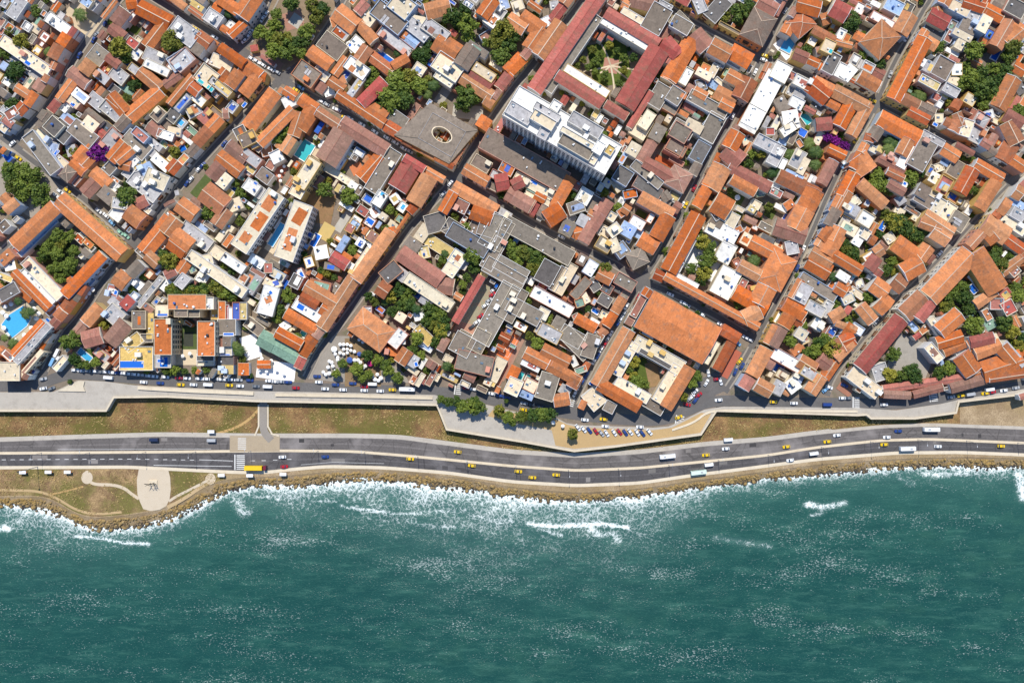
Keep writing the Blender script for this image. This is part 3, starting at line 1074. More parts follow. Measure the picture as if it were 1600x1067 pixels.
fk 84 66 92 72 8
go 104 68 96 78 7
fc 70 68 74 66 8
ft 64 72 70 70 6
pu 78 76 82 80 3
fc 88 78 86 84 5
go 98 82 90 90 9;go 86 86 92 92 7
gO 92 92 84 98 7
go 64 84 80 92 7
fw 76 86 82 90 6
fr 62 84 66 82 5
fy 18 60 4 84 14;fy 8 72 34 84 12
fc 38 76 34 86 8
fy 52 84 46 94 8
fl 32 90 42 96 10
fy 52 94 68 104 12
fy 74 96 84 104 10
gp 78 4 70 22 9
fy 82 20 92 26 11
fc 94 18 98 28 7
fc 90 10 86 16 7
fy 98 30 106 24 10
hy 112 28 118 40 14
go 118 17 130 26 11
fy 104 10 100 18 8
fv 112 10 118 14 8
pu 107 18 109 20 4
go 62 14 70 12 10
go 122 77 176 106 31 9
fp 120 66 112 82 5
fk 119 94 132 101 5 6
gp 112 86 107 84 8
t 12 28 7,20 30 7,28 32 7,34 36 6,16 34 6,28 42 6,8 22 5,24 24 5,88 43 6,24 62 4,22 70 5,40 84 5,68 94 3,83 62 3,74 76 3
T 780 510
go 108 4 82 48 10 9;go 84 48 116 67 9 9;go 160 36 138 66 9 9;fc 113 14 152 34 12 7;fc 112 14 98 40 8 7;fc 98 46 124 60 8 7;fc 150 34 132 62 10 7;fk 118 20 142 34 3 8
ll 116 28 124 44 12
db 126 30 130 50 10
fy 118 60 136 70 8 6
fc 74 54 84 66 13 6;fy 88 66 96 68 8 6
t 113 30 5,108 36 4,115 46 6,120 48 5,112 42 4,32 14 6,25 8 4,6 62 2
go 22 22 42 32 9
go 36 20 58 30 10;go 42 32 66 46 8;gO 66 42 60 50 9
fy 43 40 37 60 14 8
fw 20 28 34 34 8;qr 24 31 31 34 4
go 14 34 10 44 7
pt 19 38 17 44 4
pt 25 40 23 45 3
fc 14 44 10 56 11;qu 9 48 11 50 3
fc 22 46 30 52 9
fv 16 56 28 58 5
fw 60 30 64 28 8
fl 68 34 70 40 10
gO 72 36 74 30 5
go 46 62 58 60 9
fl 52 50 58 56 7
fy 54 4 74 24 12
fy 80 8 74 26 12
fw 70 16 76 20 6
fo 48 12 62 20 3
fl 34 2 50 10 10
dp 20 10 2 45 4
T 1040 340
go 26 -2 4 44 12 9;go 0 52 74 94 12 9;fw 56 44 44 64 16 7
dw 43 14 27 48 36
fw 36 6 58 18 12 6;fw 54 22 46 36 12 6;fw 23 14 10 44 6 6;fw 9 49 26 58 5 6
t 31 20 6.5,37 26 6.5,33 36 7,33 46 7,30 52 5,21 42 5,27 14 5,39 34 5
go 72 20 95 32 10;ho 100 32 86 56 20;go 84 58 78 72 15;go 62 40 78 48 9
fl 104 20 106 30 9
gp 112 26 106 36 5
fw 66 46 80 52 5
fr 66 52 62 60 5;fr 72 56 74 64 8
go 58 62 84 76 11;go 78 78 66 84 12
fp 58 35 62 42 5
fc 64 16 70 20 9
fo 60 8 62 12 5
fk 80 16 90 20 5
fc 92 20 98 24 7
go 132 10 124 22 10;go 144 14 134 30 12
go 116 34 136 46 12;go 122 28 138 38 10
fy 114 48 140 68 8
fl 116 56 112 70 11;fl 118 74 132 78 8;fl 136 70 132 82 6
go 112 52 104 66 7
go 98 70 116 80 12
go 104 82 98 90 10;gO 108 84 114 88 8
go 90 90 84 104 9
gp 96 92 88 106 11
fc 110 94 116 100 8
fw 124 86 130 92 8
go 138 84 148 78 8
go 142 58 150 62 8
fo 138 54 146 62 6
fw 144 46 152 52 6
fk 142 44 144 46 5
fp 140 92 136 98 6
go 150 92 156 96 10
fr 150 76 154 78 6
gp 146 104 156 104 12
fc 148 70 156 66 6
t 60 72 4,102 93 5,114 90 4,105 103 5,142 72 4,132 103 5,126 104 4,150 22 5,154 30 5
y 74 36 6,141 50 5
T 1300 340
go 4 8 2 20 12
fw 18 18 24 22 6
fc 26 12 30 16 7
go 33 18 36 20 6
go 2 32 24 44 8
fw 30 30 34 36 10
gr 38 34 30 42 9;gr 40 44 36 48 6
go 42 26 36 30 8
fc 46 14 50 20 7
go 54 20 72 36 13;go 74 38 60 46 14
go 80 24 74 34 10
go 84 12 98 16 13
go 74 4 90 10 7
go 34 56 46 62 12;go 40 68 46 76 14
gO 52 52 60 58 12
go 24 74 34 86 9
fl 22 52 24 58 6
fw 10 48 18 50 8;qt 17 48 19 50 3
go 8 60 14 56 7
fw 22 90 20 96 9
gO 8 104 18 100 10
go 4 88 20 94 4
go 128 6 138 18 14
gO 142 16 160 26 8
go 113 30 82 66 17 9;go 119 30 138 60 17 9;go 136 62 120 72 7 8
gO 76 66 60 80 14;gr 82 70 72 84 10
fv 58 80 70 94 5 5
fc 82 84 92 98 5
fl 92 84 96 92 12
go 158 34 142 46 6
fp 154 42 148 46 8
fr 142 62 148 66 8
fr 132 72 142 72 8;fr 146 70 148 80 9
ft 130 86 134 92 8 4
gr 116 104 134 100 8
t 8 22 5,18 30 6,12 26 5,40 14 4,55 5 8,62 12 6,70 16 6,78 10 4,50 36 5,46 44 5,52 46 4,30 66 5,36 66 4,16 68 4,14 86 4,20 80 4,108 58 6,100 66 7,110 66 7,98 76 6,114 76 6,118 90 9,104 80 5,94 74 5,133 35 7,140 40 7,137 28 5,148 32 4,144 88 7,150 95 6,158 100 5,155 65 6,153 58 5
T 1300 510
gr 54 -8 24 34 16 8
fc 16 38 38 56 10 7
dl 72 12 60 42 34
fl 38 32 42 44 11 5
gr 44 52 114 42 5 5;gp 44 57 66 58 6 6;gp 67 57 92 53 7 6;gp 93 52 132 45 8 6
fc 80 16 90 28 7 8
go 88 14 108 8 9;go 94 22 110 14 6
gO 114 16 130 10 8
gp 126 6 132 10 5
fl 103 22 114 18 5
go 108 24 118 38 14
go 120 22 140 16 9;go 126 36 158 30 16;go 142 18 152 30 10
gO 132 44 160 40 4
fl 144 14 160 32 5
go 116 40 124 38 6
go 106 -10 90 4 12
t 51 23 6,66 37 7,48 40 6,90 39 6,97 35 6,70 42 6,60 40 6,156 15 5
T 1040 510
go 82 18 72 40 13;go 76 48 88 54 10
gp 84 28 90 32 9
fw 90 22 112 34 9 7
pu 96 32 92 38 7
fc 94 38 102 42 7
fl 96 46 92 56 9
fw 102 52 110 46 10
fl 114 36 126 42 8
fv 106 42 114 44 6
go 130 42 120 54 10;go 112 28 124 36 10
gp 130 26 136 34 10
go 144 26 132 42 8
go 156 12 142 26 8;gO 144 10 150 20 12
fc 112 6 116 14 8
fo 106 22 114 16 6
gO 54 14 44 36 7 6
fw 46 26 42 35 5 5
dr 60 20 48 42 8
dr 146 46 156 54 13
fc 40 12 30 28 11 7
t 124 20 6,128 14 5,140 18 8,133 10 5,118 22 5,103 12 5,26 42 5,22 47 5,15 59 4
T 520 510
fw 48 14 60 6 9
fo 44 20 54 22 6
go 62 20 56 30 9
fw 72 14 82 20 3.5 3
fl 64 28 70 30 9;qu 68 32 71 31 4
fc 62 32 70 40 4
gp 80 34 84 30 6
gp 94 10 90 20 5
fy 112 8 104 22 16 8;fy 104 27 132 34 15 8;fy 126 4 118 20 12 8
fe 90 40 104 44 4 2
gp 110 40 118 44 5
fc 142 28 132 44 8 4
dp 150 20 138 50 4
db 10 30 40 30 40
t 70 10 6,66 20 5,74 24 4,90 4 7,86 14 5,29 24 5,37 28 5,44 32 5,20 36 6,8 31 4,3 39 4,46 37 5,54 43 5,25 43 4,30 40 4,91 61 4,97 63 4,104 63 5,108 67 6,115 67 6,122 68 6,118 63 5,138 70 5,146 76 5,150 79 4,157 75 5
y 95 34 5
u 6 15 1.5,9 15 1.5,12 15 1.5,15 16 1.5,9 19 1.4,12 19 1.4,6 22 1.5,9 23 1.4,1 19 2.6,2 23 1.5,4 26 1.5,12 22 1.4,15 20 1.4,18 21 1.5,22 11 1.5,25 13 1.5,-1 30 1.6,4 28 1.5,-4 34 1.6,0 33 1.6,-3 39 1.7,1 41 1.5,-6 40 1.5,-8 38 1.5,18 28 1.6,21 28 1.6,23 30 1.6,27 33 1.6,25 35 1.5,33 41 1.6,37 40 1.6,40 43 1.8,35 44 1.8,38 45 1.6,-3 29 1.5,2 37 1.5
v 31 31 2.4,14 28 2.6,22 23 2
T 780 510
t 7 75 5,11 80 3,20 75 5,28 74 6,36 73 6,42 74 6,61 90 5
u 53 83 1.6,45 80 1.8
"""
# ------------------------------------------------------------------ surveyed lines (photo pixels)
WALL_S = [(-60, 643), (166, 643), (178, 622), (260, 621), (400, 628), (560, 631), (682, 634), (697, 672), (820, 692), (897, 706),
          (960, 699), (1096, 680), (1120, 643), (1340, 650), (1354, 649), (1361, 655), (1430, 655), (1495, 646), (1499, 629), (1660, 610)]
PROM_N = [(-60, 613), (84, 612), (122, 594), (165, 596), (210, 602), (400, 611), (560, 614), (680, 617), (700, 624), (760, 632), (800, 642),
          (870, 653), (885, 661), (905, 664), (1020, 668), (1045, 666), (1070, 655), (1100, 640), (1130, 635), (1340, 637), (1400, 641),
          (1470, 631), (1500, 624), (1660, 598)]
UP_N = smooth_interp([(-60, 691), (0, 690), (115, 686), (250, 682), (400, 684), (550, 684), (625, 686), (700, 696), (800, 709), (900, 715), (1000, 709),
        (1100, 697), (1200, 689), (1275, 679), (1375, 669), (1450, 666), (1600, 671), (1660, 675)])
UP_S = smooth_interp([(-60, 706), (0, 706), (250, 704), (441, 702), (550, 703), (625, 709), (700, 716), (800, 726), (900, 733), (1000, 729), (1100, 719),
        (1200, 709), (1275, 697), (1375, 686), (1450, 684), (1600, 690), (1660, 695)])
LO_N = [(x, y+4) for x, y in UP_S]
LO_S = smooth_interp([(-60, 728), (0, 728), (200, 727), (362, 735), (410, 736), (462, 730), (512, 726), (600, 728), (700, 736), (800, 750), (900, 756),
        (1000, 752), (1075, 741), (1200, 725), (1275, 715), (1400, 705), (1500, 704), (1600, 708), (1660, 712)])
ROCK_I = smooth_interp([(-60, 777), (0, 777), (50, 775), (82, 780), (112, 800), (140, 810), (200, 805), (250, 797), (300, 772), (337, 753), (375, 746),
          (400, 746), (475, 741), (525, 735), (575, 733), (650, 738), (725, 747), (800, 761), (850, 766), (907, 770), (975, 766), (1025, 760),
          (1075, 752), (1125, 746), (1200, 736), (1275, 726), (1350, 720), (1425, 716), (1500, 714), (1600, 716), (1660, 718)])
SHORE = smooth_interp([(-60, 785), (0, 787), (50, 792), (100, 805), (135, 827), (175, 826), (225, 821), (262, 812), (312, 792), (350, 770), (375, 761),
         (400, 757), (450, 759), (500, 756), (530, 750), (588, 751), (650, 756), (700, 760), (750, 766), (800, 776), (850, 780), (907, 781),
         (975, 776), (1025, 770), (1100, 760), (1150, 754), (1200, 747), (1275, 741), (1350, 734), (1400, 730), (1450, 727), (1525, 730), (1600, 728), (1660, 728)])
ZL, ZS = -3.5, -5.6

def asphalt(name, base):
    m, nt, b, pos = newmat(name)
    uv = _n(nt, 'ShaderNodeUVMap').outputs[0]
    sx = _n(nt, 'ShaderNodeSeparateXYZ'); nt.links.new(uv, sx.inputs[0])
    v = sx.outputs[1]
    # tyre-polished lanes run along the carriageway
    lane = _math(nt, 'ABSOLUTE', _math(nt, 'SUBTRACT', _math(nt, 'FRACT', _math(nt, 'MULTIPLY', v, 2.0)), 0.5))
    lane = _math(nt, 'MULTIPLY_ADD', lane, -2.6, 1.05, True)
    tyre = _math(nt, 'ABSOLUTE', _math(nt, 'SUBTRACT', _math(nt, 'FRACT', _math(nt, 'MULTIPLY', v, 4.0)), 0.5))
    tyre = _math(nt, 'MULTIPLY_ADD', tyre, -5.0, 1.1, True)
    seam = _math(nt, 'LESS_THAN', _math(nt, 'ABSOLUTE', _math(nt, 'SUBTRACT', v, 0.5)), 0.012)
    long_ = _noise(nt, _map(nt, uv, (0.012, 9.0, 1)), 1.0, 4, 0.6)
    fine = _noise(nt, pos, 0.9, 4, 0.6)
    c = _mix(nt, _math(nt, 'MULTIPLY', lane, long_), scol(base, 1.45), scol(base, 0.62))
    c = _mix(nt, _math(nt, 'MULTIPLY_ADD', fine, 1.6, -0.5, True), scol(base, 0.75), c)
    c = _mix(nt, _math(nt, 'MULTIPLY', tyre, _math(nt, 'MULTIPLY', long_, 0.75)), c, scol(base, 0.5))
    c = _mix(nt, _math(nt, 'MULTIPLY', seam, 0.35), c, scol(base, 2.2))
    crk = _n(nt, 'ShaderNodeTexVoronoi', feature='DISTANCE_TO_EDGE'); crk.inputs['Scale'].default_value = 0.11; nt.links.new(pos, crk.inputs['Vector'])
    c = _mix(nt, _math(nt, 'MULTIPLY', _math(nt, 'LESS_THAN', crk.outputs[0], 0.018), 0.5), c, scol(base, 0.35))
    cr = _noise(nt, pos, 0.06, 3)
    c = _mix(nt, _math(nt, 'MULTIPLY_ADD', cr, 5, -2.6, True), c, scol(base, 1.7))
    nt.links.new(c, b.inputs['Base Color']); b.inputs['Roughness'].default_value = 0.85; b.inputs['Specular IOR Level'].default_value = 0.25
    return m
ASPH_U = asphalt('highway_asphalt', (0.132, 0.118, 0.11)); ASPH_L = asphalt('highway_asphalt_dark', (0.088, 0.081, 0.08))
def scrub(name, a, b_, g, gamt):
    m, nt, b, pos = newmat(name)
    n1 = _noise(nt, pos, 0.45, 6, 0.72); n2 = _noise(nt, _map(nt, pos, loc=(9, 4, 0)), 0.05, 4, 0.6)
    n0 = _noise(nt, _map(nt, pos, loc=(2, 17, 0)), 0.09, 5, 0.65)
    c = _mix(nt, _math(nt, 'ADD', _math(nt, 'MULTIPLY_ADD', n1, 2.2, -1.1), _math(nt, 'MULTIPLY_ADD', n0, 3.4, -1.2), None, True), a, b_)
    n3 = _noise(nt, pos, 1.8, 3, 0.7)
    gf = _math(nt, 'ADD', _math(nt, 'MULTIPLY_ADD', n2, 6.0, -2.55), _math(nt, 'MULTIPLY_ADD', n1, 1.6, -0.8), None, True)
    c = _mix(nt, _math(nt, 'MULTIPLY', gf, gamt), c, g)
    c = _mix(nt, _math(nt, 'MULTIPLY_ADD', n3, 3.0, -0.75, True), scol(a, 0.7), c)
    nt.links.new(c, b.inputs['Base Color']); b.inputs['Roughness'].default_value = 0.95; b.inputs['Specular IOR Level'].default_value = 0.15
    bp = _n(nt, 'ShaderNodeBump'); bp.inputs['Strength'].default_value = 0.45; bp.inputs['Distance'].default_value = 0.4
    nt.links.new(n1, bp.inputs['Height']); nt.links.new(bp.outputs[0], b.inputs['Normal'])
    return m
SCRUB = scrub('dry_scrub_grass', (0.15, 0.085, 0.04), (0.34, 0.205, 0.09), (0.10, 0.11, 0.02), 0.85)
SCRUBG = scrub('headland_scrub', (0.17, 0.105, 0.055), (0.42, 0.285, 0.14), (0.105, 0.12, 0.02), 0.8)
TAN = scrub('tan_earth', (0.27, 0.19, 0.11), (0.44, 0.33, 0.20), (0.24, 0.17, 0.07), 0.5)

def ribbon_pts(pts, wl, wr, z):
    """left and right offset points of a photo polyline (px offsets), world coordinates"""
    L = []; Rr = []
    n = len(pts)
    for i, (x, y) in enumerate(pts):
        a = pts[max(0, i-1)]; b = pts[min(n-1, i+1)]
        d1 = (x-a[0], y-a[1]); d2 = (b[0]-x, b[1]-y)
        def nm(d):
            l = math.hypot(*d); return (d[0]/l, d[1]/l) if l > 1e-6 else None
        u1 = nm(d1) or nm(d2); u2 = nm(d2) or u1
        t = (u1[0]+u2[0], u1[1]+u2[1]); l = math.hypot(*t) or 1; t = (t[0]/l, t[1]/l)
        nx, ny = t[1], -t[0]
        k = 1/max(0.5, nx*u1[1]-ny*u1[0])
        L.append(Wp(x+nx*wl*k, y+ny*wl*k, z)); Rr.append(Wp(x-nx*wr*k, y-ny*wr*k, z))
    return L, Rr
def ribbon(name, pts, wl, wr, z, mat, thick=0.0, parent=None, kind='structure'):
    L, Rr = ribbon_pts(pts, wl, wr, z)
    n = len(L); v = [(x, y, z) for x, y in L]+[(x, y, z) for x, y in Rr]
    f = [(i, n+i, n+i+1, i+1) for i in range(n-1)]
    if thick:
        k = 2*n; v += [(a, b, c-thick) for a, b, c in v]
        for i in range(n-1):
            f += [(i, i+1, k+i+1, k+i), (n+i+1, n+i, k+n+i, k+n+i+1)]
        f += [(0, k, k+n, n), (n-1, 2*n-1, k+2*n-1, k+n-1)]
    o = obj(name, mesh(name, v, f, mat), parent)
    if kind and not parent: tag(o, kind=kind)
    return o
def densify(pts, step=6.0):
    out = []
    for (x0, y0), (x1, y1) in zip(pts, pts[1:]):
        n = max(1, int(math.hypot(x1-x0, y1-y0)/step))
        out += [(x0+(x1-x0)*i/n, y0+(y1-y0)*i/n) for i in range(n)]
    return out+[pts[-1]]
def roundpath(pts, it=2):
    for _ in range(it):
        q = [pts[0]]
        for a, b in zip(pts, pts[1:]):
            q += [(a[0]*.75+b[0]*.25, a[1]*.75+b[1]*.25), (a[0]*.25+b[0]*.75, a[1]*.25+b[1]*.75)]
        pts = q+[pts[-1]]
    return pts

# ------------------------------------------------------------------ ground, promenade, coast
v = []; xs = list(np.arange(-60, 1661, 10.0))
c0 = [(-3600, -3000), (4400, -3000)]
g = slab('city_ground', [Wp(x, y) for x, y in [(-4000, -3200), (5600, -3200), (5600, 600)]] + [Wp(x, interp(WALL_S, x)-9) for x in reversed(xs)] + [Wp(-4000, 634)], -0.3, 0.0, PATIO)
tag(g, kind='structure')
xstrip('promenade', PROM_N, WALL_S, 0.15, CONC, step=3, thick=3.9)
ribbon('promenade_parapet', densify(WALL_S, 8), 2.6, 0.2, 0.85, CREAMST, 0.8)
ribbon('parapet_kerb', [(215, 606), (300, 611), (396, 615)], 2.6, 2.6, 1.0, CREAMST, 0.95)
ribbon('parapet_kerb', [(430, 617), (560, 619), (676, 622)], 2.4, 2.4, 1.0, CREAMST, 0.95)
ribbon('parapet_kerb', roundpath([(1050, 672), (1085, 660), (1104, 644), (1130, 641), (1340, 643)]), 1.6, 1.6, 0.55, CREAMST, 0.5)
o = slab('bastion_ramp', [Wp(*p, 0.8) for p in [(90, 611), (122, 596), (132, 596), (130, 604), (133, 612)]], 0.1, 0.8, CREAMST); tag(o, kind='structure')
o = slab('sandy_bastion', [Wp(*p, 0.16) for p in [(770, 640), (868, 655), (886, 663), (905, 668), (1020, 672), (1050, 668), (1095, 645), (1112, 645), (1094, 676), (960, 695), (897, 701), (868, 696), (862, 672), (800, 660), (762, 650)]], 0.05, 0.158, SAND); tag(o, kind='structure')
xstrip('coastal_ground', lambda x: interp(WALL_S, x)-14, ROCK_I, ZL, TAN)
xstrip('grass_verge', lambda x: interp(WALL_S, x)-6, lambda x: interp(UP_N, x)-6, ZL+0.01, SCRUB, step=3, x1=1500)
xstrip('headland', lambda x: interp(LO_S, x)+4, lambda x: interp(ROCK_I, x)-2, ZL+0.008, SCRUBG, x1=352)
xstrip('shore_slope', lambda x: interp(ROCK_I, x)-1, lambda x: interp(SHORE, x)+7, ZL+0.004, TAN, zb=ZS-1.2, step=4)
xstrip('hard_shoulder', lambda x: interp(UP_N, x)-(7 if x < 1300 else 5), UP_N, ZL+0.03, CONC)
xstrip('footpath', LO_S, lambda x: interp(LO_S, x)+5, ZL+0.10, CREAMST, thick=0.15)
HU = xstrip('highway', UP_N, UP_S, ZL+0.034, ASPH_U)
HL = xstrip('highway', LO_N, LO_S, ZL+0.034, ASPH_L)
xstrip('median_strip', UP_S, LO_N, ZL+0.16, CREAMST, thick=0.2)
xstrip('junction_paving', lambda x: interp(UP_N, x)-3, lambda x: interp(UP_S, x)+3, ZL+0.17, m_surface('concrete_junction', (0.36, 0.29, 0.20), 0.9, 0.15, 0.2, 1.5, (0.25, 0.2, 0.15), 0.4, 0.03), x0=359, x1=441)
ramp = ribbon('access_road', roundpath([(412, 615), (411, 640), (411, 664), (413, 676), (424, 688)]), 6, 6, ZL+0.19, m_surface('worn_access_concrete', (0.27, 0.235, 0.195), .9, .2, .3, 1.5, (.2, .17, .14), .5, .03))
ribbon('access_kerb', [(404, 632), (404, 666), (398, 681)], 1.2, 1.2, ZL+0.3, CREAMST, 0.35)
ribbon('access_kerb', [(418.5, 632), (418.5, 666), (425, 678), (436, 681)], 1.2, 1.2, ZL+0.3, CREAMST, 0.35)
ribbon('dirt_path', roundpath([(-40, 764), (20, 766), (62, 767), (92, 780), (118, 797), (150, 804), (190, 800)]), 2.2, 1.6, ZL+0.02, SAND)
ribbon('dirt_path', roundpath([(130, 760), (100, 768), (80, 772)]), 1.3, 1.3, ZL+0.024, SAND)
ribbon('dirt_path', roundpath([(262, 793), (290, 778), (312, 762), (336, 748)]), 3, 2.4, ZL+0.02, SAND)
ribbon('dirt_path', roundpath([(404, 640), (390, 655), (370, 668), (340, 677)]), 2, 2, ZL+0.02, SAND)
# headland plaza and paths
PLAZA = m_surface('plaza_concrete', (0.52, 0.43, 0.31), 0.9, 0.1, 0.1, 1.2, (0.42, 0.33, 0.22), 0.4, 0.03)
o = slab('seaside_plaza', [Wp(*p, ZL) for p in [(217, 733), (263, 734), (266, 746), (267, 765), (265, 780), (260, 790), (250, 796), (236, 798), (224, 795), (219, 784), (215, 772), (214, 750)]], ZL, ZL+0.16, PLAZA); tag(o, kind='structure')
ribbon('headland_path', roundpath([(136, 735), (138, 752), (150, 757), (176, 757), (194, 762), (206, 772), (217, 779)]), 2.4, 2.4, ZL+0.11, PLAZA, 0.15)
ribbon('headland_path', roundpath([(264, 783), (274, 776), (290, 768), (306, 760), (322, 752), (332, 744)]), 2, 2, ZL+0.11, PLAZA, 0.15)
for cx, cy, r in ((136, 746, 9), (329, 748, 8)):
    o = slab('lookout_circle', [Wp(cx+r*math.cos(a), cy+r*1.1*math.sin(a), ZL) for a in [i*math.pi/10 for i in range(20)]], ZL, ZL+0.135, PLAZA); tag(o, kind='structure')

# repaired rectangles in the carriageways
rp_ = random.Random(4)
PATCHM = [m_surface('asphalt_patch_dark', (0.06, 0.055, 0.054), .9, .2, .4, 2), m_surface('asphalt_patch_pale', (0.19, 0.17, 0.155), .9, .2, .4, 2)]
for i in range(26):
    x = rp_.uniform(10, 1590); lo = rp_.random() < .5; a_, b_ = ((interp(LO_N, x), interp(LO_S, x)) if lo else (interp(UP_N, x), interp(UP_S, x)))
    if 350 < x < 450: continue
    t = rp_.choice((.08, .5)); l_ = rp_.uniform(3, 26); y0 = a_+(b_-a_)*t; y1 = y0+(b_-a_)*rp_.uniform(.2, .42)
    N_, S_ = (LO_N, LO_S) if lo else (UP_N, UP_S)
    def edge(tt, N_=N_, S_=S_): return lambda q: interp(N_, q)+(interp(S_, q)-interp(N_, q))*tt
    xstrip('asphalt_patch', edge(t), edge(t+(y1-y0)/(b_-a_)), ZL+.0372, PATCHM[i % 2], x0=x, x1=x+l_, step=l_/4)
# ------------------------------------------------------------------ streets
STREETS = [
 ('A', [(215, -40), (187, 0), (125, 75), (85, 155), (30, 215), (-10, 250)], 13),
 ('M1', [(205, -25), (244, 0), (300, 34), (372, 75), (438, 122), (504, 160), (560, 187), (600, 218), (698, 273), (726, 284), (782, 318), (820, 342), (874, 372), (949, 406), (1001, 438), (1050, 458), (1110, 488), (1176, 528)], 13),
 ('B', [(475, 95), (438, 124), (372, 190), (335, 230), (279, 292), (234, 357), (206, 387), (170, 425), (131, 488), (94, 530), (62, 595)], 13),
 ('park', [(372, 75), (395, 58), (425, 10), (440, -30)], 14),
 ('park2', [(470, 100), (500, 60), (535, 5), (550, -30)], 11),
 ('M2', [(0, 215), (37, 240), (94, 286), (122, 303), (159, 335), (206, 378)], 13),
 ('C', [(938, -40), (911, 0), (846, 84), (799, 142), (764, 192), (741, 228), (712, 278), (660, 335), (640, 357), (595, 417), (545, 490), (500, 545), (478, 590)], 13),
 ('D', [(1262, -40), (1237, 0), (1218, 28), (1190, 90), (1146, 185), (1115, 228), (1087, 290), (1045, 370), (1033, 394), (1001, 443), (965, 502), (921, 578), (892, 640)], 12),
 ('E', [(1470, -35), (1454, 0), (1441, 19), (1422, 56), (1394, 103), (1375, 150), (1352, 197), (1331, 226), (1293, 305), (1268, 365), (1237, 432), (1209, 481), (1181, 530), (1150, 585), (1132, 612)], 11),
 ('F', [(1640, 232), (1600, 267), (1572, 292), (1534, 333), (1487, 385), (1441, 432), (1394, 476), (1346, 533), (1318, 566), (1300, 592), (1292, 618)], 9.5),
 ('M3', [(1000, -12), (1040, 9), (1096, 41), (1152, 71), (1190, 88), (1246, 111), (1284, 128), (1340, 150), (1375, 163), (1441, 197), (1506, 231), (1578, 279)], 10),
 ('W', [(47, 345), (20, 375), (-20, 415)], 11),
]
SEAF = ('seafront', roundpath([(-60, 604), (60, 602), (92, 588), (120, 583), (200, 590), (300, 598), (420, 604), (520, 608), (640, 611), (720, 614), (800, 631), (880, 645), (960, 655), (1035, 658), (1072, 642), (1115, 624), (1200, 629), (1340, 630), (1400, 632), (1470, 622), (1560, 609), (1660, 595)], 2), 17)
ALLST = [(n, densify(roundpath(p, 1), 5), w_) for n, p, w_ in STREETS]+[(SEAF[0], densify(SEAF[1], 6), SEAF[2])]
def seg_dist(p, pts):
    P = np.asarray(pts); a = P[:-1]; b = P[1:]; d = b-a
    t = np.clip(((p[0]-a[:, 0])*d[:, 0]+(p[1]-a[:, 1])*d[:, 1])/np.maximum(1e-9, (d**2).sum(1)), 0, 1)
    q = a+d*t[:, None]; dd = np.hypot(q[:, 0]-p[0], q[:, 1]-p[1]); i = int(dd.argmin())
    return float(dd[i]), d[i]
for k, (nm, pts, w_) in enumerate(ALLST):
    o = ribbon('street', pts, w_/2, w_/2, 0.02+0.004*k, STREETASP)
    if nm == 'seafront': continue
    for side in (-1, 1):
        L, Rr = ribbon_pts(pts, side*w_/2, -side*(w_/2-2.6), 0.17)
        mb = MB(); run = []
        def flush():
            global run
            if len(run) > 1:
                n = len(run); vv = [(*L[i], 0.17) for i in run]+[(*Rr[i], 0.17) for i in run]
                vv += [(a, b_, -0.02) for a, b_, c_ in vv]
                ff = []
                for i in range(n-1):
                    q = (i, n+i, n+i+1, i+1); ff.append(q if side > 0 else q[::-1])
                    q = (n+i+1, n+i, 3*n+i, 3*n+i+1); ff.append(q if side > 0 else q[::-1])
                mb.add(vv, ff)
            run = []
        for i, p in enumerate(pts):
            bad = any(seg_dist(p, q)[0] < (w2+w_)/2+1 for n2, q, w2 in ALLST if n2 != nm)
            if bad: flush()
            else: run.append(i)
        flush()
        if mb.f: tag(obj('pavement', mb.mesh('pavement', PAVE)), kind='structure')
o = slab('park_ground', [Wp(*p) for p in [(398, 62), (420, 15), (440, -40), (545, -40), (530, 5), (498, 55), (468, 95), (442, 113), (392, 80)]], 0.0, 0.05, m_surface('park_soil', (0.26, 0.19, 0.12), 0.95, 0.3, 0.2, 1.5, (0.1, 0.09, 0.04), 0.5, 0.05)); tag(o, kind='structure')
o = slab('plaza_paving', [Wp(*p) for p in [(0, 218), (30, 240), (95, 290), (120, 306), (84, 318), (58, 345), (30, 330), (-20, 300), (-20, 225)]], 0.0, 0.07, PAVE); tag(o, kind='structure')
o = slab('forecourt_paving', [Wp(*p) for p in [(500, 553), (520, 525), (545, 525), (600, 553), (632, 585), (640, 598), (520, 596), (484, 592)]], 0.0, 0.075, PAVE); tag(o, kind='structure')
o = slab('corner_paving', [Wp(*p) for p in [(1110, 585), (1148, 560), (1180, 532), (1196, 540), (1158, 600), (1120, 616), (1086, 640), (1068, 630), (1095, 592)]], 0.0, 0.072, STREETASP); tag(o, kind='structure')

# ------------------------------------------------------------------ painted markings
def zebra(cx, cy, ang, n, length, gap, z, bar=1.3, stop=None):
    """crossing: n bars of given length (px) set side by side along ang"""
    X, Y = Wp(cx, cy, z)
    root = obj('crosswalk', None, None, (X, Y, z), -R(ang)); tag(root, kind='structure')
    me = mesh('stripe', [(-length*S/2, -bar*S/2, 0), (length*S/2, -bar*S/2, 0), (length*S/2, bar*S/2, 0), (-length*S/2, bar*S/2, 0)], [(0, 1, 2, 3)], LINEP)
    for i in range(n): obj('stripe', me, root, (0, (i-(n-1)/2)*gap*S, 0))
    if stop is not None:
        me2 = mesh('stop_line', [(-0.3, -n*gap*S/2, 0), (0.3, -n*gap*S/2, 0), (0.3, n*gap*S/2, 0), (-0.3, n*gap*S/2, 0)], [(0, 1, 2, 3)], LINEP)
        obj('stop_line', me2, root, (stop*S, 0, 0))
ZR = ZL+0.040
zebra(376, 722, 0, 8, 13, 3.0, ZR, 1.5, -9)
zebra(378, 693, 0, 6, 13, 3.2, ZL+0.176, 1.2)
zebra(717, 608, 8, 6, 8, 3.0, 0.10, 1.4, -6)
zebra(1063, 657, 8, 5, 11, 3.2, 0.10, 1.6, -7)
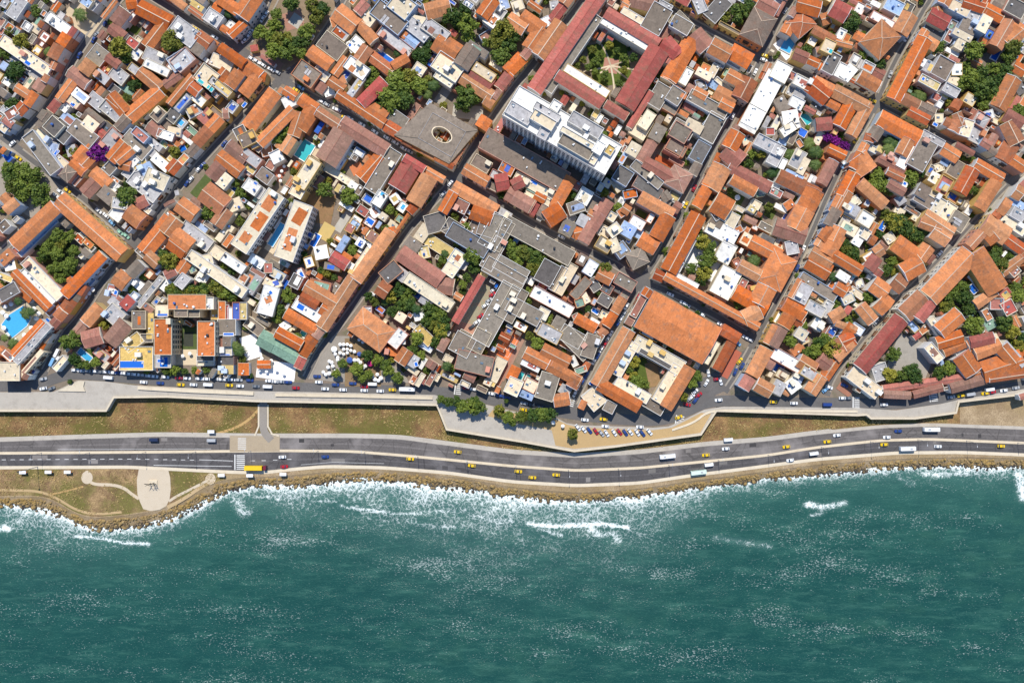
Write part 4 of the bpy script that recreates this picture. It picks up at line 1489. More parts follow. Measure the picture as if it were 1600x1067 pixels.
zebra(1339, 629, 0, 6, 8, 3.0, 0.10, 1.4, -6)
zebra(1460, 621, -6, 5, 10, 2.6, 0.10, 1.3, -7)
zebra(893, 628, 15, 5, 9, 3.0, 0.10, 1.4)
lm = obj('lane_marking', None, None, (*Wp(0, 719, ZR), ZR)); tag(lm, kind='structure')
dash = mesh('dash', [(-1.2, -0.14, 0), (1.2, -0.14, 0), (1.2, 0.14, 0), (-1.2, 0.14, 0)], [(0, 1, 2, 3)], LINEP)
X0, Y0 = Wp(0, 719, ZR)
for x in list(range(6, 310, 14))+[395, 412, 430, 452]:
    X, Y = Wp(x, interp(LO_N, x)*0.55+interp(LO_S, x)*0.45, ZR); obj('dash', dash, lm, (X-X0, Y-Y0, 0))
def line(pts, z, wpx=0.7):
    ribbon('edge_line', pts, wpx/2, wpx/2, z, LINEP)
line([(311, 718), (340, 719), (364, 720)], ZR); line([(240, 726.5), (300, 727.5), (362, 728.5)], ZR)
line([(90, 702), (330, 701)], ZR, 0.45); line([(470, 726), (520, 722), (600, 724)], ZR, 0.4)

# ------------------------------------------------------------------ sea
def build_sea():
    xs = np.concatenate([np.linspace(-2600, -330, 14), np.arange(-324, 324.1, 1.5), np.linspace(330, 2600, 14)])
    ys = np.concatenate([np.arange(-62, -222, -1.2), np.linspace(-226, -2200, 16)])
    X, Y = np.meshgrid(xs, ys); k = S*(H-ZS)/H
    PX = CX+X/k; PY = CY-Y/k
    shx = np.array([p[0] for p in SHORE]); shy = np.array([p[1] for p in SHORE])
    d = PY-np.interp(PX, shx, shy)
    wid = np.interp(PX, [0, 60, 130, 200, 300, 350, 400, 460, 520, 600, 700, 800, 900, 1000, 1060, 1120, 1200, 1300, 1400, 1500, 1600],
                    [30, 34, 16, 14, 11, 10, 24, 32, 28, 44, 56, 50, 42, 48, 30, 13, 9, 8, 10, 12, 13])
    foam = 0.78*np.exp(-np.clip(d, 0, None)/(wid*1.25))+0.45*np.exp(-np.clip(d, 0, None)/4.0)
    foam = np.where(d < 0, 1.0, foam)
    streaks = [([(120, 838), (150, 840), (190, 847), (232, 850)], 3.2, 1.0), ([(0, 826), (12, 825)], 5, 1.1), ([(430, 780), (480, 781), (525, 783)], 2.2, .7),
               ([(530, 790), (570, 796), (620, 802), (680, 800), (725, 797)], 3.0, .8), ([(640, 815), (690, 825), (720, 822)], 6, .55), ([(735, 805), (770, 812), (800, 814)], 6, .6),
               ([(826, 818), (860, 822), (905, 821), (940, 818), (980, 824)], 3.6, 1.15), ([(925, 828), (940, 836), (962, 832), (966, 846)], 6, .72), ([(850, 828), (878, 836)], 4, .7),
               ([(1262, 788), (1285, 792), (1300, 790), (1318, 786)], 4.5, .9), ([(1270, 805), (1284, 801)], 3, .7), ([(1592, 742), (1596, 760), (1600, 778)], 6, 1.0),
               ([(365, 775), (375, 790), (383, 800)], 9, .62), ([(1405, 745), (1425, 756)], 5, .5), ([(1120, 840), (1160, 847), (1200, 853)], 5, .45),
               ([(400, 775), (440, 778)], 4, .7), ([(1445, 740), (1475, 742), (1510, 738)], 6, .75)]
    for pts, w_, a in streaks:
        P = densify(pts, 4); dd = np.full(X.shape, 1e9)
        for q in P: dd = np.minimum(dd, (PX-q[0])**2+((PY-q[1])*1.5)**2)
        foam = np.maximum(foam, a*np.exp(-dd/(2*w_*w_*1.2)))
    # swell
    Z = ZS+0.16*np.sin(X*0.10+Y*0.42+1.3*np.sin(X*0.021))+0.13*np.sin(-X*0.17+Y*0.27+2*np.sin(Y*0.05))+0.10*np.sin(X*0.33-Y*0.21)
    Z += 0.25*np.clip(foam-0.5, 0, 0.6)*np.sin(X*1.1)*np.cos(Y*1.3)
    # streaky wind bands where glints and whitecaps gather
    glint_cap = np.zeros(X.shape)
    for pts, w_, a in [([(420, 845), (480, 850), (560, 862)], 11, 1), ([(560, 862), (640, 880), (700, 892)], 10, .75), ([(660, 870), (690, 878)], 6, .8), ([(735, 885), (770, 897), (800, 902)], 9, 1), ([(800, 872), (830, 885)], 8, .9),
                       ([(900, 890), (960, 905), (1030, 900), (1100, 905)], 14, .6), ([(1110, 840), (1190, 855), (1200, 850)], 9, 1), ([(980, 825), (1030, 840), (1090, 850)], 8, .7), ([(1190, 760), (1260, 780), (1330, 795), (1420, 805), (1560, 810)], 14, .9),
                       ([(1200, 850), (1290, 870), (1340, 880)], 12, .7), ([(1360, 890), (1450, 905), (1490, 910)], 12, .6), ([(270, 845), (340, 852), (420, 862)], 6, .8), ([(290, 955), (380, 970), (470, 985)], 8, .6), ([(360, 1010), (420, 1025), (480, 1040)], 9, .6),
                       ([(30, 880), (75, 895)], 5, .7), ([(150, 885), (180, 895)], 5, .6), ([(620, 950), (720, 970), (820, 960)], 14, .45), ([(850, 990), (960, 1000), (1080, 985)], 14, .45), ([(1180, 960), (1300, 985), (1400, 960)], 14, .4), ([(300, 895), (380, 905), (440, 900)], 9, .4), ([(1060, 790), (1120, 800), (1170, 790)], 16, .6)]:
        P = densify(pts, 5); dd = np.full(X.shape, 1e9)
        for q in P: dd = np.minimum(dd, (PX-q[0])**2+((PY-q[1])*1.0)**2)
        glint_cap = np.maximum(glint_cap, a*np.exp(-dd/(2*w_*w_)))
    n, mm = X.shape
    vv = np.stack([X, Y, Z], -1).reshape(-1, 3)
    idx = np.arange(n*mm).reshape(n, mm)
    ff = np.stack([idx[:-1, :-1], idx[1:, :-1], idx[1:, 1:], idx[:-1, 1:]], -1).reshape(-1, 4)
    me = bpy.data.meshes.new('sea'); me.from_pydata(vv.tolist(), [], ff.tolist())
    for nm, a in (('foam', foam), ('glint_cap', glint_cap), ('shore', np.exp(-np.clip(d, 0, None)/70.0))):
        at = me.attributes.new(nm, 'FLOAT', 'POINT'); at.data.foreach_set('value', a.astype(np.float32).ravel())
    me.polygons.foreach_set('use_smooth', [True]*len(me.polygons))
    m, nt, b, pos = newmat('sea_water')
    def attr(nm):
        a = _n(nt, 'ShaderNodeAttribute'); a.attribute_name = nm; return a.outputs['Fac']
    big = _noise(nt, _map(nt, pos, (0.006, 0.016, 1), (0, 0, R(-8))), 1.0, 4, 0.6)
    mid = _noise(nt, _map(nt, pos, (0.05, 0.12, 1), (0, 0, R(-12))), 1.0, 4, 0.65)
    c = _ramp(nt, big, [(0.30, (0.006, 0.048, 0.046)), (0.5, (0.016, 0.078, 0.061)), (0.70, (0.036, 0.108, 0.070))])
    c = _mix(nt, _math(nt, 'MULTIPLY_ADD', mid, 2.0, -0.75, True), (0.008, 0.052, 0.046), c)
    c = _mix(nt, _math(nt, 'MULTIPLY', attr('shore'), 0.55), c, (0.045, 0.135, 0.105))
    c = _mix(nt, _math(nt, 'MULTIPLY', attr('foam'), 0.42), c, (0.16, 0.27, 0.25))
    # lacy foam
    warp = _n(nt, 'ShaderNodeTexNoise'); warp.inputs['Scale'].default_value = 0.22; warp.inputs['Detail'].default_value = 3
    nt.links.new(pos, warp.inputs['Vector'])
    wv = _n(nt, 'ShaderNodeVectorMath', operation='MULTIPLY_ADD'); nt.links.new(warp.outputs['Color'], wv.inputs[0]); wv.inputs[1].default_value = (7, 7, 0); nt.links.new(pos, wv.inputs[2])
    vo = _n(nt, 'ShaderNodeTexVoronoi', feature='DISTANCE_TO_EDGE'); vo.inputs['Scale'].default_value = 0.48
    nt.links.new(wv.outputs[0], vo.inputs['Vector'])
    vo2 = _n(nt, 'ShaderNodeTexVoronoi', feature='DISTANCE_TO_EDGE'); vo2.inputs['Scale'].default_value = 1.15
    nt.links.new(wv.outputs[0], vo2.inputs['Vector'])
    lace = _math(nt, 'SUBTRACT', 1.0, _math(nt, 'MULTIPLY', _math(nt, 'MINIMUM', vo.outputs[0], _math(nt, 'MULTIPLY_ADD', vo2.outputs[0], 0.9, 0.06)), 3.4), None, True)
    fn = _noise(nt, pos, 0.5, 5, 0.72)
    fo = attr('foam')
    patch = _noise(nt, _map(nt, pos, loc=(5, 8, 0)), 0.07, 3, 0.6)
    fv = _math(nt, 'ADD', _math(nt, 'MULTIPLY', fo, 1.05), _math(nt, 'MULTIPLY_ADD', lace, 0.95, -0.72))
    fv = _math(nt, 'ADD', fv, _math(nt, 'MULTIPLY_ADD', fn, 1.5, -0.75))
    fv = _math(nt, 'ADD', fv, _math(nt, 'MULTIPLY_ADD', patch, 1.1, -0.55))
    foam_f = _math(nt, 'MULTIPLY_ADD', fv, 1.7, -0.62, True)
    foam_f = _math(nt, 'MULTIPLY', foam_f, _math(nt, 'MULTIPLY_ADD', fo, 0.6, 0.5, True))
    foam_f = _math(nt, 'MULTIPLY', foam_f, _math(nt, 'MULTIPLY', fo, 4.0, None, True))
    # sun glints painted as pale specks among small whitecaps, gathered in wind bands
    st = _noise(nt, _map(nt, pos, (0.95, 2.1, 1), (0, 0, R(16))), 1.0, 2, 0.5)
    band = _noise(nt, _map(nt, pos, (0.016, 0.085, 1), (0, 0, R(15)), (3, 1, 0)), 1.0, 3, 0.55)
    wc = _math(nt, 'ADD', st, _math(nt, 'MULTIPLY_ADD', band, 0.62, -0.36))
    wc = _math(nt, 'ADD', wc, _math(nt, 'MULTIPLY', attr('glint_cap'), 0.105))
    glint_wc_f = _math(nt, 'MULTIPLY', _math(nt, 'MULTIPLY_ADD', wc, 7.0, -4.35, True), 0.36)
    # long wind streaks, and the crest lines of the swell
    sw = _noise(nt, _map(nt, pos, (0.06, 0.36, 1), (0, 0, R(15)), (7, 2, 0)), 1.0, 5, 0.65)
    c = _mix(nt, _math(nt, 'MULTIPLY', _math(nt, 'MULTIPLY_ADD', sw, 4.5, -2.35, True), 0.5), c, (0.06, 0.16, 0.12))
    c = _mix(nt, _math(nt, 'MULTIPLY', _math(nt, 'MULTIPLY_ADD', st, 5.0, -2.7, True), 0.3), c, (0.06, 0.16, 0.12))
    tot = _math(nt, 'MAXIMUM', foam_f, glint_wc_f)
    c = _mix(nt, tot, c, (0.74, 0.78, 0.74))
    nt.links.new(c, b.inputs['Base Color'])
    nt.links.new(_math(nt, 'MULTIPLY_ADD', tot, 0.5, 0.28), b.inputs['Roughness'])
    b.inputs['IOR'].default_value = 1.33; b.inputs['Specular IOR Level'].default_value = 0.4
    bp = _n(nt, 'ShaderNodeBump'); bp.inputs['Strength'].default_value = 0.55; bp.inputs['Distance'].default_value = 0.5
    nt.links.new(_math(nt, 'ADD', st, _math(nt, 'MULTIPLY', mid, 1.5)), bp.inputs['Height']); nt.links.new(bp.outputs[0], b.inputs['Normal'])
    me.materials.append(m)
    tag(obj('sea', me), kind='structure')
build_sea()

# ------------------------------------------------------------------ rip-rap rocks, scrub tufts
def rock_material():
    m, nt, b, pos = newmat('shore_rock')
    n1 = _noise(nt, pos, 0.5, 4, 0.7); n2 = _noise(nt, pos, 0.09, 3)
    c = _ramp(nt, n1, [(0.28, (0.07, 0.052, 0.032)), (0.5, (0.25, 0.165, 0.06)), (0.72, (0.44, 0.33, 0.17))])
    c = _mix(nt, _math(nt, 'MULTIPLY_ADD', n2, 3, -1.2, True), c, (0.30, 0.19, 0.05), 'MULTIPLY' if False else 'MIX')
    sep = _n(nt, 'ShaderNodeSeparateXYZ'); nt.links.new(pos, sep.inputs[0])
    wet = _math(nt, 'MULTIPLY_ADD', sep.outputs[2], -1.6, -7.35, True)     # soaked by the swash
    c = _mix(nt, wet, c, (0.035, 0.030, 0.026))
    nt.links.new(c, b.inputs['Base Color']); b.inputs['Roughness'].default_value = 0.8
    return m
def build_rocks():
    r = random.Random(5)
    t = (1+5**.5)/2
    iv = [Vector(p).normalized() for p in [(-1, t, 0), (1, t, 0), (-1, -t, 0), (1, -t, 0), (0, -1, t), (0, 1, t), (0, -1, -t), (0, 1, -t), (t, 0, -1), (t, 0, 1), (-t, 0, -1), (-t, 0, 1)]]
    fi = [(0, 11, 5), (0, 5, 1), (0, 1, 7), (0, 7, 10), (0, 10, 11), (1, 5, 9), (5, 11, 4), (11, 10, 2), (10, 7, 6), (7, 1, 8), (3, 9, 4), (3, 4, 2), (3, 2, 6), (3, 6, 8), (3, 8, 9), (4, 9, 5), (2, 4, 11), (6, 2, 10), (8, 6, 7), (9, 8, 1)]
    V = []; F = []
    for i in range(8000):
        px = r.uniform(-40, 1640); u = 0.22+0.78*r.random()
        if mnoise.noise(Vector((px*0.06, u*2.2, 3))) < r.uniform(-.55, .25): continue
        a, b_ = interp(ROCK_I, px), interp(SHORE, px)
        z = ZL+(ZS-0.2-ZL)*u
        py = a+(b_-a)*u*1.05+r.gauss(0, 0.5)
        if r.random() < 0.06: py = b_+r.uniform(0, 5); z = ZS-0.1
        s = 0.28+0.9*r.random()**2.2
        if i % 30 == 0: py = b_+r.uniform(-3, 4); z = ZS+r.uniform(-.2, .25); s = r.uniform(.9, 1.6)
        X, Y = Wp(px, py, z)
        k = len(V); rz = r.uniform(0, 6.28); ca, sa = math.cos(rz), math.sin(rz); sx, sy, sz = s*r.uniform(.8, 1.4), s*r.uniform(.7, 1.1), s*r.uniform(.6, .95)
        for p in iv:
            j = r.uniform(.8, 1.15); x, y, zz = p.x*sx*j, p.y*sy*j, p.z*sz*j
            V.append((X+x*ca-y*sa, Y+x*sa+y*ca, z+zz))
        F += [(p+k, q+k, w_+k) for p, q, w_ in fi]
    o = obj('shore_rocks', mesh('shore_rocks', V, F, rock_material()))
    tag(o, 'bank of ochre boulders between the coast road and the surf', 'rocks', kind='stuff')
build_rocks()
def build_scrub():
    r = random.Random(8); V = []; F = []
    for i in range(9000):
        if r.random() < 0.72:
            px = r.uniform(-20, 1480); a, b_ = interp(WALL_S, px)+2, interp(UP_N, px)-8
        else:
            px = r.uniform(-20, 352); a, b_ = interp(LO_S, px)+7, interp(ROCK_I, px)-2
            if 128 < px < 340 and r.random() < 0.5: continue
        if b_-a < 3: continue
        py = r.uniform(a, b_)
        if 212 < px < 269 and 730 < py < 798: continue
        if 402 < px < 421: continue
        if mnoise.noise(Vector((px*0.03, py*0.05, 0))) < r.uniform(-0.5, 0.35): continue
        X, Y = Wp(px, py, ZL); s = r.uniform(.25, .75)
        for q in range(5):
            a_ = r.uniform(0, 6.28); l = s*r.uniform(.5, 1.1); k = len(V)
            dx, dy = math.cos(a_), math.sin(a_)
            V += [(X-dy*.12*s, Y+dx*.12*s, ZL), (X+dy*.12*s, Y-dx*.12*s, ZL), (X+dx*l+dy*.2*s, Y+dy*l-dx*.2*s, ZL+s*r.uniform(.3, .9)), (X+dx*l-dy*.2*s, Y+dy*l+dx*.2*s, ZL+s*r.uniform(.3, .9))]
            F.append((k, k+1, k+2, k+3))
    m = m_foliage('scrub_tufts', (0.13, 0.13, 0.03), (0.50, 0.35, 0.15), 0.12)
    o = obj('scrub', mesh('scrub', V, F, m)); tag(o, 'dry grass tufts covering the verge below the city wall', 'grass', kind='stuff')
build_scrub()
# ------------------------------------------------------------------ reading the layout
U = 1.875
houses = []; grounds = []; trees = []; palms = []; parasols = []; bougs = []; cols = []
def parse():
    tx = ty = 0; fixed = False
    for ln in DATA.strip().splitlines():
        p = ln.split()
        if p[0] == 'T': tx, ty = float(p[1]), float(p[2]); fixed = len(p) > 3; continue
        if len(p[0]) == 1:
            for q in ln[1:].split(','):
                x, y, r = map(float, q.split()[:3]); it = (tx+x*U, ty+y*U, r*U)
                {'t': trees, 'y': palms, 'u': parasols, 'b': bougs, 'v': cols}[p[0]].append(it)
            continue
        ws = []
        for s in ln.split(';'):
            q = s.split(); v = list(map(float, q[1:]))
            ws.append(dict(k=q[0][0], c=q[0][1], a=(tx+v[0]*U, ty+v[1]*U), b=(tx+v[2]*U, ty+v[3]*U), w=v[4]*U, h=v[5] if len(v) > 5 else None, fixed=fixed))
        if ws[0]['k'] in 'dlp': grounds.append(ws[0])
        else: houses.append(ws)
parse()
def geo(wg):
    (x0, y0), (x1, y1) = wg['a'], wg['b']
    wg['cx'], wg['cy'] = (x0+x1)/2, (y0+y1)/2; wg['l'] = math.hypot(x1-x0, y1-y0); wg['ang'] = math.atan2(y1-y0, x1-x0)
allw = [w_ for h in houses for w_ in h]+grounds
for w_ in allw:
    geo(w_)
    if w_['k'] in 'gfh': w_['l'] = w_['l']*1.04+1.6; w_['w'] = w_['w']*1.06+1.6
LONG = [w_ for w_ in allw if w_['l'] > 22 and w_['l'] > 1.25*w_['w'] and not w_['fixed'] and w_['k'] != 'q']
LA = np.array([[w_['cx'], w_['cy'], w_['l'], w_['ang']] for w_ in LONG])
def dominant(x, y, sig=75.0):
    d2 = (LA[:, 0]-x)**2+(LA[:, 1]-y)**2; wt = LA[:, 2]*np.exp(-d2/(2*sig*sig))
    return math.atan2(float((wt*np.sin(4*LA[:, 3])).sum()), float((wt*np.cos(4*LA[:, 3])).sum()))/4
for w_ in allw:
    if w_['fixed']: continue
    dom = dominant(w_['cx'], w_['cy']); df = (w_['ang']-dom+math.pi/4) % (math.pi/2)-math.pi/4
    lim = R(22) if w_['l'] < 30 else R(9)
    if abs(df) < lim: w_['ang'] -= df*0.85
# keep roofs off the streets: draw back any side that stands in the carriageway
SP = [(np.asarray(q), w2/2-0.5) for _, q, w2 in ALLST]
def street_gap(x, y):
    best = 1e9
    for P_, hw_ in SP:
        if x < P_[:, 0].min()-40 or x > P_[:, 0].max()+40 or y < P_[:, 1].min()-40 or y > P_[:, 1].max()+40: continue
        best = min(best, float(np.hypot(P_[:, 0]-x, P_[:, 1]-y).min())-hw_)
    return best
def clip_wing(wg):
    z = wg['h'] or 7.0; k = (H-z)/H
    ca, sa = math.cos(wg['ang']), math.sin(wg['ang'])
    u0, u1, v0, v1 = -wg['l']/2, wg['l']/2, -wg['w']/2, wg['w']/2
    if street_gap(CX+(wg['cx']-CX)*k, CY+(wg['cy']-CY)*k) > math.hypot(u1, v1)+2: return True
    def bad(u, v):
        x, y = wg['cx']+u*ca-v*sa, wg['cy']+u*sa+v*ca
        return street_gap(CX+(x-CX)*k, CY+(y-CY)*k) < 0
    for it in range(40):
        mu, mv = (u0+u1)/2, (v0+v1)/2; qu, qv = (u1-u0)*.36, (v1-v0)*.36
        s = [sum(bad(u0, mv+t*qv) for t in (-1, 0, 1)), sum(bad(u1, mv+t*qv) for t in (-1, 0, 1)), sum(bad(mu+t*qu, v0) for t in (-1, 0, 1)), sum(bad(mu+t*qu, v1) for t in (-1, 0, 1))]
        j = max(range(4), key=lambda i: s[i])
        if s[j] == 0: break
        # the side with most trouble retreats; ties go to the side across the thinner dimension
        if j == 0: u0 += 1
        elif j == 1: u1 -= 1
        elif j == 2: v0 += 1
        else: v1 -= 1
        if u1-u0 < 3.5 or v1-v0 < 3.5: return False
    mu, mv = (u0+u1)/2, (v0+v1)/2
    wg['cx'], wg['cy'] = wg['cx']+mu*ca-mv*sa, wg['cy']+mu*sa+mv*ca; wg['l'], wg['w'] = u1-u0, v1-v0
    return True
houses = [[w_ for w_ in h if w_['k'] == 'q' or clip_wing(w_)] for h in houses]
houses = [h for h in houses if h and h[0]['k'] != 'q']
# the 300 largest houses stay houses; smaller traced houses are merged into the nearest as wings
def harea(h): return sum(w_['l']*w_['w'] for w_ in h if w_['k'] != 'q')
houses.sort(key=harea, reverse=True)
NH = 300
main, rest = houses[:NH], houses[NH:]
MC = np.array([[h[0]['cx'], h[0]['cy']] for h in main])
for h in rest:
    best = None
    for i, m_ in enumerate(main):
        if abs(MC[i, 0]-h[0]['cx'])+abs(MC[i, 1]-h[0]['cy']) > 120: continue
        for w_ in m_:
            if w_['k'] == 'q': continue
            dx, dy = h[0]['cx']-w_['cx'], h[0]['cy']-w_['cy']; ca, sa = math.cos(w_['ang']), math.sin(w_['ang'])
            la, lb = abs(dx*ca+dy*sa)-w_['l']/2, abs(-dx*sa+dy*ca)-w_['w']/2
            dd = max(la, 0)+max(lb, 0)
            if best is None or dd < best[0]: best = (dd, i)
    for w_ in h: w_['extra'] = True
    main[best[1] if best else 0].extend(h)

# ------------------------------------------------------------------ where things are (for descriptions)
BLOCKS = [
 ('the top-left corner block', [(-80, -80), (215, -80), (187, 0), (125, 75), (85, 155), (20, 225), (-80, 250)]),
 ('the block left of the park', [(190, -30), (244, 0), (372, 75), (438, 122), (372, 190), (279, 292), (206, 385), (122, 301), (30, 225), (125, 75)]),
 ('the block above the park', [(244, 0), (210, -60), (440, -60), (395, 70), (372, 75)]),
 ('the leafy park', [(395, 65), (430, -60), (545, -60), (475, 94), (440, 118)]),
 ('the block right of the park', [(475, 94), (545, -60), (930, -60), (799, 140), (720, 272), (600, 217), (504, 160), (440, 122)]),
 ("the yellow hotel's seafront block", [(60, 600), (131, 486), (180, 425), (250, 430), (380, 440), (480, 560), (480, 600)]),
 ('the twin-slab hotel block', [(438, 125), (504, 160), (698, 273), (529, 509), (490, 570), (60, 600), (131, 490), (206, 390), (279, 292), (372, 190)]),
 ("the left cloister hotel's block", [(-80, 230), (30, 225), (206, 385), (131, 486), (60, 600), (-80, 612)]),
 ('the red-roofed cloister block', [(915, -60), (1260, -60), (1190, 90), (1152, 170), (1087, 292), (1005, 440), (874, 374), (726, 282), (799, 140)]),
 ('the parasol forecourt', [(500, 553), (530, 520), (600, 550), (640, 598), (520, 600), (484, 592)]),
 ('the grey-roofed clay-court block', [(700, 280), (800, 335), (996, 440), (892, 640), (640, 605), (520, 520)]),
 ('the white-courtyard block', [(1190, 90), (1375, 160), (1331, 226), (1237, 434), (1181, 527), (1010, 445), (1087, 292)]),
 ('the seafront cloister block', [(1001, 445), (1171, 525), (1140, 600), (1070, 655), (880, 650)]),
 ('the top middle-right block', [(1237, 0), (1260, -60), (1480, -60), (1375, 155), (1199, 88)]),
 ('the right-hand middle block', [(1375, 160), (1578, 279), (1534, 329), (1347, 537), (1306, 620), (1120, 620), (1237, 434), (1331, 226)]),
 ('the top-right corner block', [(1440, -60), (1680, -60), (1680, 260), (1590, 275), (1375, 155)]),
 ('the right-hand seafront block', [(1680, 230), (1680, 620), (1296, 630), (1394, 475), (1534, 329)]),
]
def inpoly(x, y, P):
    c = False; j = len(P)-1
    for i in range(len(P)):
        if (P[i][1] > y) != (P[j][1] > y) and x < (P[j][0]-P[i][0])*(y-P[i][1])/(P[j][1]-P[i][1])+P[i][0]: c = not c
        j = i
    return c
def block(x, y):
    for n, P in BLOCKS:
        if inpoly(x, y, P): return n
    if y > 598: return 'the sea-wall promenade'
    best = min(BLOCKS, key=lambda b: min(math.hypot(x-p[0], y-p[1]) for p in b[1])); return best[0]
BY = {n: (min(p[1] for p in P if p[1] > -50), max(p[1] for p in P)) for n, P in BLOCKS}; BY['the sea-wall promenade'] = (600, 760)
def band(b, y):
    a, c = BY[b]; t = (y-a)/(c-a)
    return 'top of ' if t < .36 else 'foot of ' if t > .66 else 'middle of '
ORD = ['', 'first', 'second', 'third', 'fourth', 'fifth', 'sixth', 'seventh', 'eighth', 'ninth', 'tenth', 'eleventh', 'twelfth', 'thirteenth', 'fourteenth', 'fifteenth', 'sixteenth', 'seventeenth', 'eighteenth', 'nineteenth', 'twentieth']
def ordn(i): return ORD[i] if i <= 20 else ORD[20].replace('twentieth', 'twenty-')+ORD[i-20] if i < 30 else '%dth' % i
def label_all(items, cat, group, banded=True):
    """items: (object, descriptor, px, py); numbers look-alikes from the left inside their part of the town"""
    G = {}
    for it in items:
        b = block(it[2], it[3]); key = (it[1], (band(b, it[3]) if banded else 'in ')+b); G.setdefault(key, []).append(it)
    for (d, where), L in G.items():
        L.sort(key=lambda q: q[2])
        for i, it in enumerate(L):
            t = f'{d}, {where}' if banded else f'{d} {where}'
            if len(L) > 1: t += f', {ordn(i+1)} from left'
            tag(it[0], t, cat, group)

# ------------------------------------------------------------------ houses
AC = MB(); AC.box(-.5, .5, -.35, .35, 0, .75); AC.cyl(0, 0, .75, .8, .28, .28, 10); AC_M = AC.mesh('ac_unit', m_paint('ac_casing', (.62, .62, .60), .5))
TK = MB(); TK.cyl(0, 0, 0, 1.2, .62, .68, 12); TK.cyl(0, 0, 1.2, 1.45, .62, .2, 12)
TK_B = TK.mesh('water_tank', m_paint('tank_blue', (.03, .10, .32), .5)); TK_K = TK.mesh('water_tank', m_paint('tank_black', (.025, .025, .028), .5)); TK_W = TK.mesh('water_tank', m_paint('tank_white', (.7, .7, .68), .5))
SK = MB(); SK.box(-.9, .9, -.6, .6, 0, .35, .12); SK_M = SK.mesh('skylight', m_paint('skylight_glass', (.12, .17, .22), .15, .6))
VP = MB(); VP.cyl(0, 0, 0, .7, .12, .12, 6); VP.cyl(0, 0, .7, .85, .22, .22, 6); VP_M = VP.mesh('vent_pipe', m_paint('galvanised', (.4, .4, .4), .5))
def stairhead(ci):
    b = MB(); b.box(-1.5, 1.5, -1.1, 1.1, 0, 2.2); b.box(-1.65, 1.65, -1.25, 1.25, 2.2, 2.4); return b.mesh('stair_head', m_wall(ci))
SH_M = [stairhead(i) for i in range(len(WALLC))]
WN = MB(); WN.box(-.5, .5, -.06, .10, 0, 1.4); WN_M = WN.mesh('window', GLASS)
WF = MB(); WF.box(-.62, .62, -.02, .18, -.12, 0); WF_M = WF.mesh('sill', m_paint('sill_white', (.7, .68, .64), .6))
DR = MB(); DR.box(-.7, .7, -.04, .08, 0, 2.4); DR_M = DR.mesh('door', m_paint('wooden_door', (.12, .06, .03), .5))
BALM = m_surface('balcony_wood', (.17, .085, .045), .7, .2, 1, 4)
BL = MB(); BL.box(-1.6, 1.6, 0, .9, 0, .15); BL.box(-1.6, 1.6, .8, .9, .15, 1.05); BL.box(-1.6, -1.5, 0, .8, .15, 1.05); BL.box(1.5, 1.6, 0, .8, .15, 1.05); BL.box(-1.75, 1.75, -.02, 1.05, 2.5, 2.62, .0); BL_M = BL.mesh('balcony', BALM)
RIDGE = m_surface('ridge_mortar', (.52, .38, .27), .9, .2, .5, 3)
NWIN = [0]
def wing_z(wg, base):
    if wg['h']: return wg['h']
    r = hsh(wg['cx'], wg['cy'], 1).random(); A = wg['l']*wg['w']*S*S
    if wg['k'] == 'f': return (3.4+3.8*r) if A < 45 else (5.8+3.2*r)
    return (5.0+2.4*r) if A < 40 else (7.0+2.2*r)
